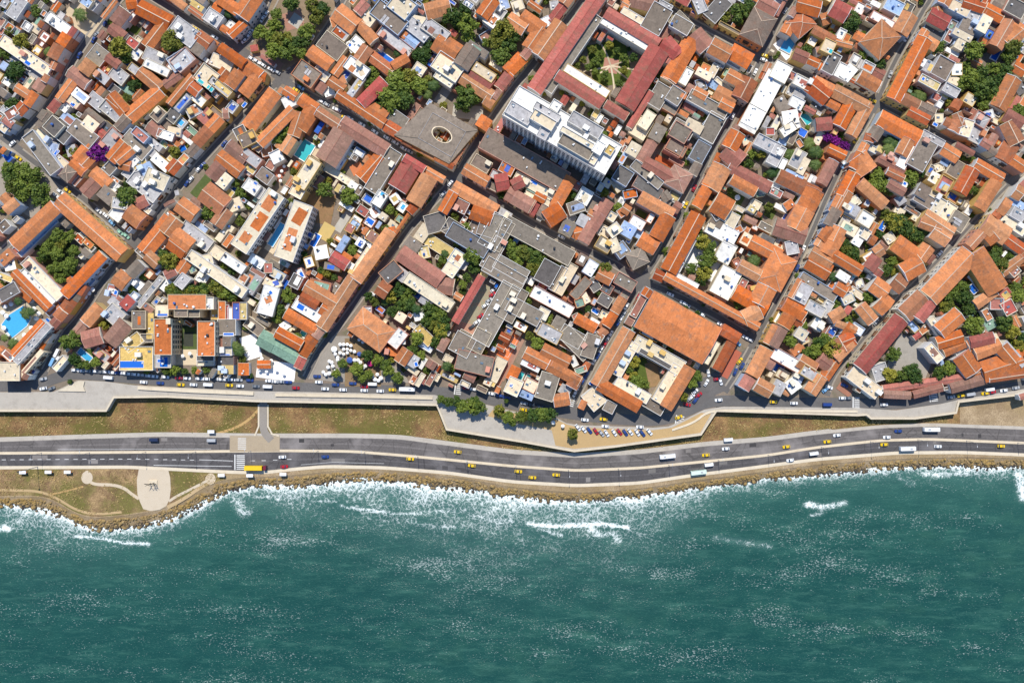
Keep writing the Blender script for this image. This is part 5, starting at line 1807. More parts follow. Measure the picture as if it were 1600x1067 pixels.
def make_house(ws):
    w0 = ws[0]; z0 = wing_z(w0, 0); OX, OY = Wp(w0['cx'], w0['cy'], z0)
    root = obj('house', None, None, (OX, OY, 0))
    rnd = hsh('h', w0['cx'], w0['cy']); wi = rnd.choice([0, 0, 0, 1, 1, 2, 3, 4, 5, 6, 7, 7]); lastz = z0
    for wn, wg in enumerate(ws):
        q = hsh('w', wg['cx'], wg['cy'], wg['k'])
        z = (lastz if wg['k'] == 'q' else wing_z(wg, z0))
        z += 0 if wg['k'] == 'q' else q.uniform(-.12, .12)
        k = S*(H-z)/H
        cx, cy = (wg['cx']-CX)*k-OX, (CY-wg['cy'])*k-OY
        hl, hw = wg['l']*k/2, wg['w']*k/2
        a = -wg['ang']; ca, sa = math.cos(a), math.sin(a)
        def P(u, v, zz): return (cx+u*ca-v*sa, cy+u*sa+v*ca, zz)
        def pbox(u0, u1, v0, v1, za, zb):
            return [P(u0, v0, za), P(u1, v0, za), P(u1, v1, za), P(u0, v1, za), P(u0, v0, zb), P(u1, v0, zb), P(u1, v1, zb), P(u0, v1, zb)]
        BF = [(0, 3, 2, 1), (4, 5, 6, 7), (0, 1, 5, 4), (1, 2, 6, 5), (2, 3, 7, 6), (3, 0, 4, 7)]
        if wg['k'] == 'q':
            zt = lastz+.12
            if wg['c'] in 'utv' and hw > .6:
                o = obj('roof_pool', mesh('roof_pool', pbox(-hl, hl, -hw, hw, lastz-.1, zt+.06), BF, m_flat('w')), root)
                obj('water', mesh('water', pbox(-hl+.25, hl-.25, -hw+.25, hw-.25, zt, zt+.09), BF, m_pool(wg['c'])), o)
            elif wg['c'] in 'lk':  # the k box in the hip roof stands in for a dark court
                n = max(1, int(hl*2/1.6))
                for i in range(n):
                    u0 = -hl+(2*hl)*i/n
                    obj('skylight', mesh('skylight', pbox(u0+.15, u0+2*hl/n-.25, -hw, hw, lastz-.1, zt+.2), BF, m_flat(wg['c']) if wg['c'] == 'l' else GLASS), root)
            else:
                obj('terrace_floor', mesh('terrace_floor', pbox(-hl, hl, -hw, hw, lastz-.1, zt), BF, m_flat(wg['c'])), root)
            continue
        lastz = z
        if wg.get('extra') or wn: wj = wi if q.random() < .6 else q.randrange(len(WALLC))
        else: wj = wi
        pref = 'wing_' if wn else ''
        wm = m_wall(wj)
        obj(pref+'wall', mesh('wall', pbox(-hl, hl, -hw, hw, 0, z-.04), BF, wm), root)
        if wg['k'] in 'gh':
            mat = m_tile(wg['c']) if wg['c'] in 'oOrpnk' else m_flat(wg['c'])
            ov, oe = .28, .06
            rise = min(2.0, max(.4, hw*.30)); sl_ = rise/hw
            ze = z-sl_*ov; zr = z+rise; b = hw+ov; A_ = hl+oe
            hip = (min(hl-.3, hw*.9) if wg['k'] == 'h' else 0)
            V = [P(-A_, -b, ze), P(A_, -b, ze), P(A_, b, ze), P(-A_, b, ze), P(-A_+hip, 0, zr), P(A_-hip, 0, zr),
                 P(-A_, -b, ze-.16), P(A_, -b, ze-.16), P(A_, b, ze-.16), P(-A_, b, ze-.16)]
            F = [(0, 1, 5, 4), (2, 3, 4, 5), (3, 0, 4), (1, 2, 5), (0, 6, 7, 1), (1, 7, 8, 2), (2, 8, 9, 3), (3, 9, 6, 0), (9, 8, 7, 6)]
            me_ = mesh('roof', V, F, mat); ul_ = me_.uv_layers.new(name='UVMap')
            luv = [(-A_, -b), (A_, -b), (A_, b), (-A_, b), (-A_+hip, 0), (A_-hip, 0), (-A_, -b), (A_, -b), (A_, b), (-A_, b)]; so_ = q.uniform(0, 300)
            vi_ = [i_ for f_ in F for i_ in f_]
            ul_.data.foreach_set('uv', [t_ for i_ in vi_ for t_ in (luv[i_][0]+so_, luv[i_][1]+so_)])
            ro = obj(pref+'roof', me_, root)
            if wg['k'] == 'h':
                for su in (-1, 1):
                    for sv in (-1, 1):
                        hb = MB(); hb.tube(P(su*A_, sv*b, ze+.04), P(su*(A_-hip), 0, zr+.04), .17, .17, 4); obj('hip_cap', hb.mesh('hip_cap', RIDGE), ro)
            if q.random() < .55 and hl > 2:
                obj('ridge_cap', mesh('ridge_cap', pbox(-A_+hip, A_-hip, -.22, .22, zr-.12, zr+.1), BF, RIDGE if wg['c'] in 'oO' else mat), ro)
            if wg['k'] == 'g' and q.random() < (.4 if wg.get('extra') else .6):
                for sgn in ((-1, 1) if q.random() < .6 else (q.choice((-1, 1)),)):
                    u0, u1 = sgn*(hl-.02), sgn*(hl+.19); ex = .22
                    prof = [(-hw-.1, z-.5), (hw+.1, z-.5), (hw+.1, z+ex), (0, zr+ex), (-hw-.1, z+ex)]
                    VV = [P(u0, vv, zz) for vv, zz in prof]+[P(u1, vv, zz) for vv, zz in prof]
                    FF = [(4, 3, 2, 1, 0), (5, 6, 7, 8, 9)]+[(i, (i+1) % 5, 5+(i+1) % 5, 5+i) for i in range(5)]
                    if sgn < 0: FF = [f[::-1] for f in FF]
                    obj('party_wall', mesh('party_wall', VV, FF, m_wall(q.choice([0, 1, 4, 7, 7, 3]))), root)
        else:
            mat = m_flat(wg['c'])
            obj(pref+'roof', mesh('roof', pbox(-hl+.06, hl-.06, -hw+.06, hw-.06, z-.05, z+.06), BF, mat), root)
            t = .2; hp = q.choice([.35, .6, .8]); o_ = .03
            VV = [P(u*(hl+o_), v_*(hw+o_), zz) for zz in (z-.3, z+hp) for u, v_ in ((-1, -1), (1, -1), (1, 1), (-1, 1))]
            VV += [P(u*(hl-t), v_*(hw-t), zz) for zz in (z-.02, z+hp) for u, v_ in ((-1, -1), (1, -1), (1, 1), (-1, 1))]
            FF = []
            for i in range(4):
                j = (i+1) % 4
                FF += [(i, j, 4+j, 4+i), (8+j, 8+i, 12+i, 12+j), (4+i, 4+j, 12+j, 12+i), (j, i, 8+i, 8+j)]
            if hl > .8 and hw > .8 and not (wg.get('extra') and q.random() < .45): obj('parapet', mesh('parapet', VV, FF, wm if q.random() < .5 else m_wall(q.choice([0, 4, 7]))), root)
            A4 = 4*hl*hw
            if wg.get('extra') and q.random() < .28 and hl > 1.4 and hw > 1.2:
                f0, f1 = q.uniform(.3, .75), q.uniform(.4, .75); uo, vo_ = q.uniform(-.2, .2)*hl, q.uniform(-.2, .2)*hw
                obj('terrace_floor', mesh('terrace_floor', pbox(uo-hl*f0, uo+hl*f0, vo_-hw*f1, vo_+hw*f1, z-.05, z+.1), BF, m_flat(q.choice('vtecowlOpu'))), root)
            if hl > 1.8 and hw > 1.6 and not wg.get('plain'):
                n = min(8, int(A4/(75 if wg['c'] in 'nyk' else 30)+q.random()*1.3))
                for i in range(n):
                    u = q.uniform(-hl+1.1, hl-1.1); v_ = q.uniform(-hw+1.0, hw-1.0) if hw > 1.3 else 0; rr = q.random(); rz = a+q.choice((0, math.pi/2))
                    lz = z+.06
                    nm, me = (('ac_unit', AC_M) if rr < .46 else ('water_tank', q.choice([TK_B, TK_K, TK_K, TK_W, TK_W])) if rr < .58 else ('skylight', SK_M) if rr < .74 else ('vent_pipe', VP_M) if rr < .86 else ('stair_head', SH_M[wj]))
                    if nm == 'stair_head' and (hl < 3 or hw < 2.4): nm, me = 'ac_unit', AC_M
                    x, y, zz = P(u, v_, lz); obj(nm, me, root, (x, y, zz), rz)
        # openings on the walls that can be seen from above the seafront
        if z > 4 and not wg.get('nowin'):
            for sd in range(4):
                nxl, nyl = ((0, -1), (1, 0), (0, 1), (-1, 0))[sd]
                wx, wy = nxl*ca-nyl*sa, nxl*sa+nyl*ca
                mx, my, _ = P(nxl*hl, nyl*hw, 0); mx += OX; my += OY
                dist = math.hypot(mx, my)
                if dist < 70 or (-mx*wx-my*wy)/dist < .35: continue
                L_ = hl if sd in (0, 2) else hw
                if L_ < 2.6: continue
                tall = z > 11
                if not tall and (wn > 0 and L_ < 5): continue
                px = CX+mx/S; py = CY-my/S
                dst = min(seg_dist((px, py), q_[1])[0]-q_[2]/2 for q_ in ALLST)
                if not tall and dst > 9: continue
                n = int(2*L_/(3.2 if not tall else 2.6)); st_n = max(1, int((z-.8)/3.0))
                rzw = math.atan2(wy, wx)-math.pi/2
                for i in range(n):
                    s_ = -L_+2*L_*(i+.5)/n
                    for j in range(st_n):
                        zz = 1.0+3.0*j if j else .9
                        if NWIN[0] > 1500 and not tall: continue
                        if z-zz < 1.6: continue
                        uu, vv_ = ((s_, -hw), (hl, s_), (s_, hw), (-hl, s_))[sd]
                        x, y, _z = P(uu, vv_, 0)
                        if j == 0 and q.random() < .3: obj('door', DR_M, root, (x, y, .05), rzw)
                        else:
                            wo_ = obj('window', WN_M, root, (x, y, zz), rzw, (1.6, 1, 1.15) if tall else None)
                            if q.random() < .5 and not tall: obj('sill', WF_M, wo_)
                        NWIN[0] += 1
                    if not tall and z > 5.8 and i % 3 == 1 and q.random() < .6:
                        uu, vv_ = ((s_, -hw), (hl, s_), (s_, hw), (-hl, s_))[sd]
                        x, y, _z = P(uu, vv_, 0); obj('balcony', BL_M, root, (x, y, 3.2), rzw)
    return root
def bl(wg): return wg['h'] or wing_z(wg, 0)

# fill the rest of each block with low annexes
OCC = np.zeros((700, 1680), np.uint8)          # 1 px cells, origin (-40,-40)
def raster(wg, val, grow=0.0, test=False):
    ca, sa = math.cos(wg['ang']), math.sin(wg['ang']); hl, hw = wg['l']/2+grow, wg['w']/2+grow
    r_ = math.hypot(hl, hw); x0, x1, y0, y1 = int(wg['cx']-r_+40), int(wg['cx']+r_+42), int(wg['cy']-r_+40), int(wg['cy']+r_+42)
    x0, y0 = max(0, x0), max(0, y0); x1, y1 = min(1680, x1), min(700, y1)
    if x1 <= x0 or y1 <= y0: return 1.0 if test else None
    Y_, X_ = np.mgrid[y0:y1, x0:x1]; dx = X_-40-wg['cx']+.0; dy = Y_-40-wg['cy']
    m_ = (np.abs(dx*ca+dy*sa) <= hl) & (np.abs(-dx*sa+dy*ca) <= hw)
    sub = OCC[y0:y1, x0:x1]
    if test: return float((sub[m_] > 0).mean()) if m_.any() else 1.0
    sub[m_] = val
for h in main:
    for w_ in h: raster(w_, 1)
for w_ in grounds: raster(w_, 2, 1)
Yg, Xg = np.mgrid[0:700, 0:1680]; Xg = Xg-40; Yg = Yg-40
for nm, pts, w_ in ALLST:
    for p in densify(pts, 3): OCC[(Xg-p[0])**2+(Yg-p[1])**2 < (w_/2+1.0)**2] = 3
bougs.append((154, 238, 15))
for x, y, r_ in trees+palms+bougs: OCC[(Xg-x)**2+(Yg-y)**2 < (r_*.8)**2] = np.maximum(OCC[(Xg-x)**2+(Yg-y)**2 < (r_*.8)**2], 4)
inside = np.zeros(OCC.shape, bool)
def polymask(P):
    c = np.zeros(OCC.shape, bool); j = len(P)-1
    for i in range(len(P)):
        yi, yj = P[i][1], P[j][1]
        if yi != yj:
            cond = ((yi > Yg) != (yj > Yg)) & (Xg < (P[j][0]-P[i][0])*(Yg-yi)/(yj-yi)+P[i][0]); c ^= cond
        j = i
    return c
for n_, P_ in BLOCKS:
    if n_ not in ('the leafy park', 'the parasol forecourt'): inside |= polymask(P_)
for P_ in ([(0, 218), (30, 240), (95, 290), (120, 306), (84, 318), (58, 345), (30, 330), (-20, 300), (-20, 225)], [(500, 553), (520, 525), (545, 525), (600, 553), (632, 585), (640, 598), (520, 596), (484, 592)],
           [(1085, 580), (1120, 575), (1175, 530), (1196, 540), (1150, 612), (1086, 645), (1062, 640)]): inside &= ~polymask(P_)
OCC[~inside] = 9
rf = random.Random(77)
MW = [(w_, i) for i, h in enumerate(main) for w_ in h if w_['k'] != 'q']; MWA = np.array([[w_['cx'], w_['cy']] for w_, i in MW])
def adopt(A):
    i = MW[int(((MWA[:, 0]-A['cx'])**2+(MWA[:, 1]-A['cy'])**2).argmin())][1]; main[i].append(A)
# street fronts: tiled roofs with the ridge along the street wherever the frontage is still open
nfr = 0
for nm, pts, w_ in ALLST:
    if nm in ('seafront', 'park', 'park2', 'W'): continue
    P_ = np.asarray(pts); seg = np.hypot(*(P_[1:]-P_[:-1]).T); cum = np.concatenate([[0], np.cumsum(seg)])
    for side in (-1, 1):
        s_ = 4.0
        while s_ < cum[-1]-6:
            ln_ = rf.uniform(14, 34); done = False
            for ln2, dp in ((ln_, rf.uniform(15, 19)), (ln_*.6, 13), (ln_*.5, 9)):
                m_ = s_+ln2/2
                if m_ > cum[-1]: continue
                x = float(np.interp(m_, cum, P_[:, 0])); y = float(np.interp(m_, cum, P_[:, 1]))
                a0 = max(0, m_-8); a1 = min(cum[-1], m_+8)
                tx_, ty_ = np.interp(a1, cum, P_[:, 0])-np.interp(a0, cum, P_[:, 0]), np.interp(a1, cum, P_[:, 1])-np.interp(a0, cum, P_[:, 1])
                l_ = math.hypot(tx_, ty_); tx_, ty_ = tx_/l_, ty_/l_
                off = w_/2+dp/2+.5; x += -ty_*off*side; y += tx_*off*side
                h_ = rf.uniform(6.6, 8.6); k_ = H/(H-h_); x, y = CX+(x-CX)*k_, CY+(y-CY)*k_
                A = dict(k='g', c=rf.choice('ooooOOOpprn'), cx=x, cy=y, l=ln2+1, w=dp, ang=math.atan2(ty_, tx_), h=h_, fixed=False, extra=True)
                if raster(A, 1, -0.5, True) > .22: continue
                if not clip_wing(A): continue
                raster(A, 1); adopt(A); nfr += 1; s_ += ln2+.6; done = True; break
            if not done: s_ += 6
nann = 0
for it in range(15000):
    x = rf.uniform(-30, 1630); y = rf.uniform(-30, 640)
    if OCC[int(y+40), int(x+40)]: continue
    big = it < 7000
    wd, ln_ = (rf.uniform(7, 11.5), rf.uniform(12, 27)) if big else (rf.uniform(4, 8), rf.uniform(6, 13))
    ang = dominant(x, y)+(math.pi/2 if hsh('cell', int(x/70), int(y/60)).random() < .5 else 0)
    c = rf.choice('llwwccccppppoooooonnyyyeOOOrtvu'); kd = 'g' if c in 'oOpr' and rf.random() < .65 else 'f'
    A = dict(k=kd, c=c, cx=x, cy=y, l=ln_, w=wd, ang=ang, h=rf.uniform(3.2, 5.4), fixed=False, extra=True)
    if raster(A, 1, 0.0, True) > .12: continue
    if not clip_wing(A): continue
    raster(A, 1); nann += 1; adopt(A)

items = []
for h in main:
    w0 = h[0]; A = harea(h[:1])
    if w0['h'] and w0['h'] >= 20: w0['nowin'] = False
    o = make_house(h)
    asp = w0['l']/w0['w']
    size = 'huge' if harea(h) > 6000 else 'large' if A > 900 else 'narrow' if asp > 2.6 else 'small' if A < 330 else 'mid-sized'
    rk = {'g': 'gable-roofed', 'h': 'hip-roofed', 'f': 'flat-roofed'}[w0['k']]
    feat = ''
    if any(w_['k'] == 'q' and w_['c'] in 'utv' for w_ in h): feat = ' pool-topped'
    noun = 'tiled' if w0['k'] in 'gh' else 'topped'
    items.append((o, f"{size} {CN[w0['c']]} {rk}{feat} house", w0['cx'], w0['cy']))
label_all(items, 'house', 'houses of the old town')
# landmark houses get their own description
def near(px, py): return min(items, key=lambda t: (t[2]-px)**2+(t[3]-py)**2)[0]
for px, py, nm, lb, ct in [
    (882, 203, 'apartment_tower', 'tall white slab block with cluttered roof beside the red-roofed cloister', 'building'),
    (887, 65, 'cloister', 'red-roofed cloister around a garden with star-shaped paths', 'cloister'),
    (288, 472, 'hotel', 'yellow seafront hotel with two orange roof wings around a lawn', 'hotel'),
    (403, 345, 'hotel_slab', 'cream hotel slab with orange roof terraces, left of the pair', 'hotel'),
    (458, 361, 'hotel_slab', 'cream hotel slab with orange roof terraces, right of the pair', 'hotel'),
    (54, 353, 'cloister_hotel', 'orange-roofed cloister hotel around a wooded court above the turquoise pool', 'hotel'),
    (958, 559, 'cloister', 'orange-roofed seafront cloister with cream terraces round a small garden', 'cloister'),
    (1068, 379, 'courtyard_house', 'orange-roofed house wrapped around a white court full of trees', 'house')]:
    o = near(px, py); o.name = nm; o['label'] = lb; o['category'] = ct

# grey building with the oval light well
def oval_building():
    z = 9.0
    cor = [(520+81*U, 170-5*U), (520+121*U, 170+18*U), (520+97*U, 170+46*U), (520+51*U, 170+22*U)]
    W_ = [Wp(*p, z) for p in cor]; cx, cy = sum(p[0] for p in W_)/4, sum(p[1] for p in W_)/4
    root = obj('oval_court_building', None, None, (cx, cy, 0)); L = [(x-cx, y-cy) for x, y in W_]
    ang = math.atan2(L[1][1]-L[0][1], L[1][0]-L[0][0]); N = 32; a_, b_ = 5.6, 3.7
    ox, oy = Wp(520+91*U, 170+22*U, z); ox -= cx; oy -= cy
    def ell(s): return [(ox+a_*s*math.cos(t)*math.cos(ang)-b_*s*math.sin(t)*math.sin(ang), oy+a_*s*math.cos(t)*math.sin(ang)+b_*s*math.sin(t)*math.cos(ang)) for t in [2*math.pi*i/N for i in range(N)]]
    inn = ell(1)
    def outer(pt, k=1.0):
        dx, dy = pt[0]-ox, pt[1]-oy; best = 1e9
        for (x1, y1), (x2, y2) in zip(L, L[1:]+L[:1]):
            ex, ey = x2-x1, y2-y1; den = dx*ey-dy*ex
            if abs(den) < 1e-9: continue
            t = ((x1-ox)*ey-(y1-oy)*ex)/den; s = ((x1-ox)*dy-(y1-oy)*dx)/den
            if t > 0 and -1e-6 <= s <= 1+1e-6: best = min(best, t)
        return (ox+dx*best*k, oy+dy*best*k)
    angs = sorted([math.atan2(y-oy, x-ox) for x, y in inn]+[math.atan2(y-oy, x-ox) for x, y in L])
    def onell(t):
        c_, s_ = math.cos(t-ang), math.sin(t-ang); r_ = 1/math.sqrt((c_/a_)**2+(s_/b_)**2); return (ox+r_*math.cos(t), oy+r_*math.sin(t))
    I = [onell(t) for t in angs]; O = [outer(p) for p in I]; n = len(I)
    V = [(x, y, z) for x, y in O]+[(x, y, z+.5) for x, y in I]+[(x, y, 0) for x, y in O]+[(x, y, 0) for x, y in I]
    obj('roof', mesh('roof', V[:2*n], [(i, (i+1) % n, n+(i+1) % n, n+i) for i in range(n)], m_flat('y')), root)
    obj('outer_wall', mesh('outer_wall', V[:n]+V[2*n:3*n], [(i, n+i, n+(i+1) % n, (i+1) % n) for i in range(n)], m_wall(2)), root)
    obj('light_well', mesh('light_well', V[n:2*n]+V[3*n:], [(i, (i+1) % n, n+(i+1) % n, n+i) for i in range(n)], m_wall(1)), root)
    E1, E2 = ell(1.0), ell(1.10)
    obj('well_rim', mesh('well_rim', [(x, y, z+.7) for x, y in E1]+[(x, y, z+.7) for x, y in E2]+[(x, y, z+.2) for x, y in E2]+[(x, y, z+.2) for x, y in E1],
        [(i, N+i, N+(i+1) % N, (i+1) % N)[::-1] for i in range(N)]+[(N+i, N+(i+1) % N, 2*N+(i+1) % N, 2*N+i)[::-1] for i in range(N)]+[(i, (i+1) % N, 3*N+(i+1) % N, 3*N+i) for i in range(N)], m_flat('c')), root)
    # paler pavement around the well and hip seams
    u = (math.cos(ang), math.sin(ang)); v_ = (-u[1], u[0])
    def Q(a, b, zz): return (ox+u[0]*a+v_[0]*b, oy+u[1]*a+v_[1]*b, zz)
    ring = [Q(s1*10.5, s2*8.0, z+.42) for s1, s2 in ((-1, -1), (1, -1), (1, 1), (-1, 1))]
    for p, q in zip([(x, y, z+.06) for x, y in L], sorted(ring, key=lambda r_: 0)):
        tgt = min(ring, key=lambda r_: (r_[0]-p[0])**2+(r_[1]-p[1])**2)
        b = MB(); b.tube(p, tgt, .16, .16, 4); obj('hip_seam', b.mesh('hip_seam', m_flat('y')), root)
    for i in range(4):
        b = MB(); b.tube(ring[i], ring[(i+1) % 4], .14, .14, 4); obj('well_kerb', b.mesh('well_kerb', m_flat('l')), root)
    for sd in (1, 2):          # street fronts with rows of yellow-framed windows
        (x1, y1), (x2, y2) = L[sd], L[(sd+1) % 4]
        n_ = 12; rzw = math.atan2(y2-y1, x2-x1)
        nx, ny = (y2-y1), -(x2-x1); l = math.hypot(nx, ny); nx /= l; ny /= l
        if nx*(x1+x2)+ny*(y1+y2) < 0: nx, ny = -nx, -ny
        for i in range(n_):
            t = (i+.5)/n_
            for zz in (1.4, 4.8):
                obj('window', WN_M, root, (x1+(x2-x1)*t+nx*.02, y1+(y2-y1)*t+ny*.02, zz), math.atan2(ny, nx)-math.pi/2)
    tag(root, 'brown-grey square building with an oval light well beside two shaded streets', 'building')
oval_building()

# ------------------------------------------------------------------ courts, lawns, pools
PV = {'c': m_surface('paving_cream', (.52, .42, .28), .9, .15, .3, 2), 'w': m_surface('paving_white', (.74, .71, .66), .9, .1, .3, 2, (.5, .47, .42), .4), 'l': m_surface('paving_grey', (.36, .33, .28), .9, .15, .2, 1.5, (.24, .22, .18), .5),
      'p': m_surface('paving_pink', (.36, .19, .13), .9, .2, .3, 2, (.24, .14, .1), .4), 'r': m_surface('paving_red_brick', (.36, .12, .07), .9, .2, .3, 2), 'e': m_surface('paving_yellow', (.56, .40, .14), .9, .15, .3, 2),
      'b': m_surface('bare_earth', (.31, .20, .10), .95, .3, .2, 1.5, (.15, .13, .05), .6), 'k': m_surface('dark_turf', (.055, .06, .045), .95, .3, .5, 3), 'O': m_surface('clay_floor', (.50, .16, .06), .9, .12, .4, 2),
      't': m_surface('painted_court', (.26, .24, .16), .9, .15, .2, 1.5, (.36, .17, .11), .7)}
gz = 0.09; pool_items = []
for i, wg in enumerate(grounds):
    gz += 0.0016
    z = gz; k = S; X, Y = Wp(wg['cx'], wg['cy'], z); a = -wg['ang']; hl, hw = wg['l']*k/2, wg['w']*k/2
    if wg['k'] == 'p':
        root = obj('swimming_pool', None, None, (X, Y, 0), a)
        b = MB(); t = .45; zt = .62+.002*i
        out = [(-hl-t, -hw-t), (hl+t, -hw-t), (hl+t, hw+t), (-hl-t, hw+t)]; inn = [(-hl, -hw), (hl, -hw), (hl, hw), (-hl, hw)]
        VV = [(x, y, 0) for x, y in out]+[(x, y, zt) for x, y in out]+[(x, y, zt) for x, y in inn]+[(x, y, .2) for x, y in inn]
        FF = []
        for q in range(4):
            r_ = (q+1) % 4; FF += [(q, r_, 4+r_, 4+q), (4+q, 4+r_, 8+r_, 8+q), (8+q, 8+r_, 12+r_, 12+q)]
        obj('coping', mesh('coping', VV, FF, PV['w']), root)
        obj('water', mesh('water', [(x, y, zt-.1) for x, y in inn], [(0, 1, 2, 3)], m_pool(wg['c'])), root)
        pool_items.append((root, f"{dict(u='blue', t='turquoise', v='pale blue')[wg['c']]} pool with white coping", wg['cx'], wg['cy']))
    else:
        mat = LAWN if wg['k'] == 'l' else PV[wg['c']]
        nm = 'lawn' if wg['k'] == 'l' else 'courtyard_paving'
        V = [(X+u*math.cos(a)-v_*math.sin(a), Y+u*math.sin(a)+v_*math.cos(a)) for u, v_ in ((-hl, -hw), (hl, -hw), (hl, hw), (-hl, hw))]
        o = slab(nm, V, 0.0, z, mat); tag(o, kind='structure')
label_all(pool_items, 'pool', 'garden pools')
# the big hotel pool and the clay court
px_pool = [(0+3*U, 340+89*U), (0+8*U, 340+82*U), (0+19*U, 340+75*U), (0+25*U, 340+84*U), (0+22*U, 340+90*U), (0+11*U, 340+99*U)]
pw = [Wp(*p) for p in px_pool]; pcx, pcy = sum(p[0] for p in pw)/6, sum(p[1] for p in pw)/6; pw = [(pcx+(x-pcx)*1.1, pcy+(y-pcy)*1.1) for x, y in pw]
root = obj('swimming_pool', None, None, (pcx, pcy, 0)); loc = [(x-pcx, y-pcy) for x, y in pw]
big = [(x*1.07, y*1.07) for x, y in loc]
n = 6; VV = [(x, y, 0) for x, y in big]+[(x, y, .5) for x, y in big]+[(x, y, .5) for x, y in loc]+[(x, y, .2) for x, y in loc]
obj('coping', mesh('coping', VV, [f for q in range(n) for f in ((q, (q+1) % n, n+(q+1) % n, n+q), (n+q, n+(q+1) % n, 2*n+(q+1) % n, 2*n+q), (2*n+q, 2*n+(q+1) % n, 3*n+(q+1) % n, 3*n+q))], PV['w']), root)
obj('water', mesh('water', [(x, y, .42) for x, y in loc], [tuple(range(n))], m_pool('v')), root)
tag(root, 'large turquoise angular hotel pool ringed by parasols at the left edge', 'pool')
X, Y = Wp(780+9*U, 510+14*U, .2); ca_ = math.atan2(-(510+25*U-510-3*U), (780+3*U)-(780+15*U))
court = obj('clay_court', None, None, (X, Y, 0), ca_); hl, hw = 9.2, 3.7
b = MB(); b.box(-hl, hl, -hw, hw, 0, .26); obj('playing_surface', b.mesh('playing_surface', PV['O']), court)
for x0, x1, y0, y1 in [(-7.6, 7.6, -2.9, -2.75), (-7.6, 7.6, 2.75, 2.9), (-7.6, -7.45, -2.74, 2.74), (7.45, 7.6, -2.74, 2.74), (-4, -3.85, -2.74, 2.74), (3.85, 4, -2.74, 2.74), (-3.84, 3.84, -.07, .07)]:
    b = MB(); b.box(x0, x1, y0, y1, .2, .266); obj('court_line', b.mesh('court_line', LINEP), court)
tag(court, 'orange clay sports court with white lines walled in by grey roofs', 'court')
# ------------------------------------------------------------------ trees
def crown_mesh(seed, mat, n_cl=34, n_lf=52, flat=.72):
    r = random.Random(seed); V = []; F = []
    cl = []
    for i in range(n_cl):
        while True:
            p = Vector((r.uniform(-1, 1), r.uniform(-1, 1), r.uniform(-.5, 1)))
            if .25 < p.length < 1: break
        p *= .80; p.z *= flat; p.x *= 1+.12*math.sin(seed); cl.append((p, r.uniform(.20, .36)))
    for p, cr in cl:
        for j in range(n_lf):
            d = Vector((r.gauss(0, 1), r.gauss(0, 1), r.gauss(.25, 1))).normalized()
            c = p+d*cr*r.uniform(.55, 1.05)
            nrm = (d+Vector((r.gauss(0, .6), r.gauss(0, .6), r.gauss(.3, .6)))).normalized()
            a = nrm.orthogonal().normalized(); a = (a*math.cos(r.uniform(0, 6.3))+nrm.cross(a)*math.sin(r.uniform(0, 6.3))).normalized()
            b = nrm.cross(a); s = r.uniform(.055, .105); k = len(V)
            V += [tuple(c-a*s*1.4), tuple(c+b*s*.8), tuple(c+a*s*1.4), tuple(c-b*s*.8)]; F.append((k, k+1, k+2, k+3))
    return mesh('crown', V, F, mat)
CROWNS = [crown_mesh(s, LEAF) for s in (1, 2, 3, 4, 5)]; CROWN_Y = [crown_mesh(s, LEAF_DRY) for s in (6, 7)]; CROWN_B = crown_mesh(9, BOUG)
def trunk_mesh():
    b = MB(); b.tube((0, 0, 0), (.04, .02, .9), .10, .075, 7)
    for a in (0, 1.7, 3.1, 4.6): b.tube((.04, .02, .8), (.42*math.cos(a), .42*math.sin(a), 1.45), .055, .02, 5)
    return b.mesh('trunk', BARK, True)
TRUNK = trunk_mesh()
def palm_crown(seed):
    r = random.Random(seed); V = []; F = []
    for i in range(15):
        az = 2*math.pi*i/15+r.uniform(-.2, .2); up = r.uniform(.05, .75); L = r.uniform(.8, 1.05)
        pts = [Vector((math.cos(az)*L*t*(1-.1*t), math.sin(az)*L*t*(1-.1*t), up*.55*t-.62*t*t)) for t in (0, .25, .5, .75, 1)]
        side = Vector((-math.sin(az), math.cos(az), 0))
        for j in range(4):
            for q in range(3):
                t = (q+.5)/3; p = pts[j].lerp(pts[j+1], t); tt = (j+t)/4; wl = .30*math.sin(math.pi*min(1, tt*.9+.12))+.03
                fw = (pts[j+1]-pts[j]).normalized()
                for sg in (-1, 1):
                    tip = p+side*sg*wl+fw*.14+Vector((0, 0, -.10)); k = len(V)
                    V += [tuple(p-fw*.05), tuple(p+fw*.05), tuple(tip)]; F.append((k, k+1, k+2))
        for j in range(4):
            k = len(V); V += [tuple(pts[j]-side*.018), tuple(pts[j]+side*.018), tuple(pts[j+1]+side*.012), tuple(pts[j+1]-side*.012)]; F.append((k, k+1, k+2, k+3))
    return mesh('crown', V, F, PALMF)
PALMS = [palm_crown(s) for s in (1, 2, 3)]
def palm_trunk():
    b = MB(); n = 6
    for i in range(n):
        p = (.06*math.sin(i*.4), .03*i/n, i/n); q = (.06*math.sin((i+1)*.4), .03*(i+1)/n, (i+1)/n); b.tube(p, q, .055-.02*i/n, .052-.02*(i+1)/n, 6)
    return b.mesh('trunk', BARK)
PTRUNK = palm_trunk()
tr = random.Random(31); t_items = []; p_items = []; s_items = []; b_items = []
def put_tree(px, py, rpx, cm, name, zbase=0.0):
    r_ = rpx*S; hc = zbase+1.6+r_*.95
    X, Y = Wp(px, py, hc)
    o = obj(name, None, None, (X, Y, zbase), tr.uniform(0, 6.28))
    obj('crown', cm, o, (0, 0, hc-zbase), 0, (r_*tr.uniform(1.02, 1.2), r_*tr.uniform(1.0, 1.15), r_*tr.uniform(.85, 1.05)))
    s = (hc-zbase)/1.3; obj('trunk', TRUNK, o, (0, 0, 0), 0, (s*.9, s*.9, s))
    return o
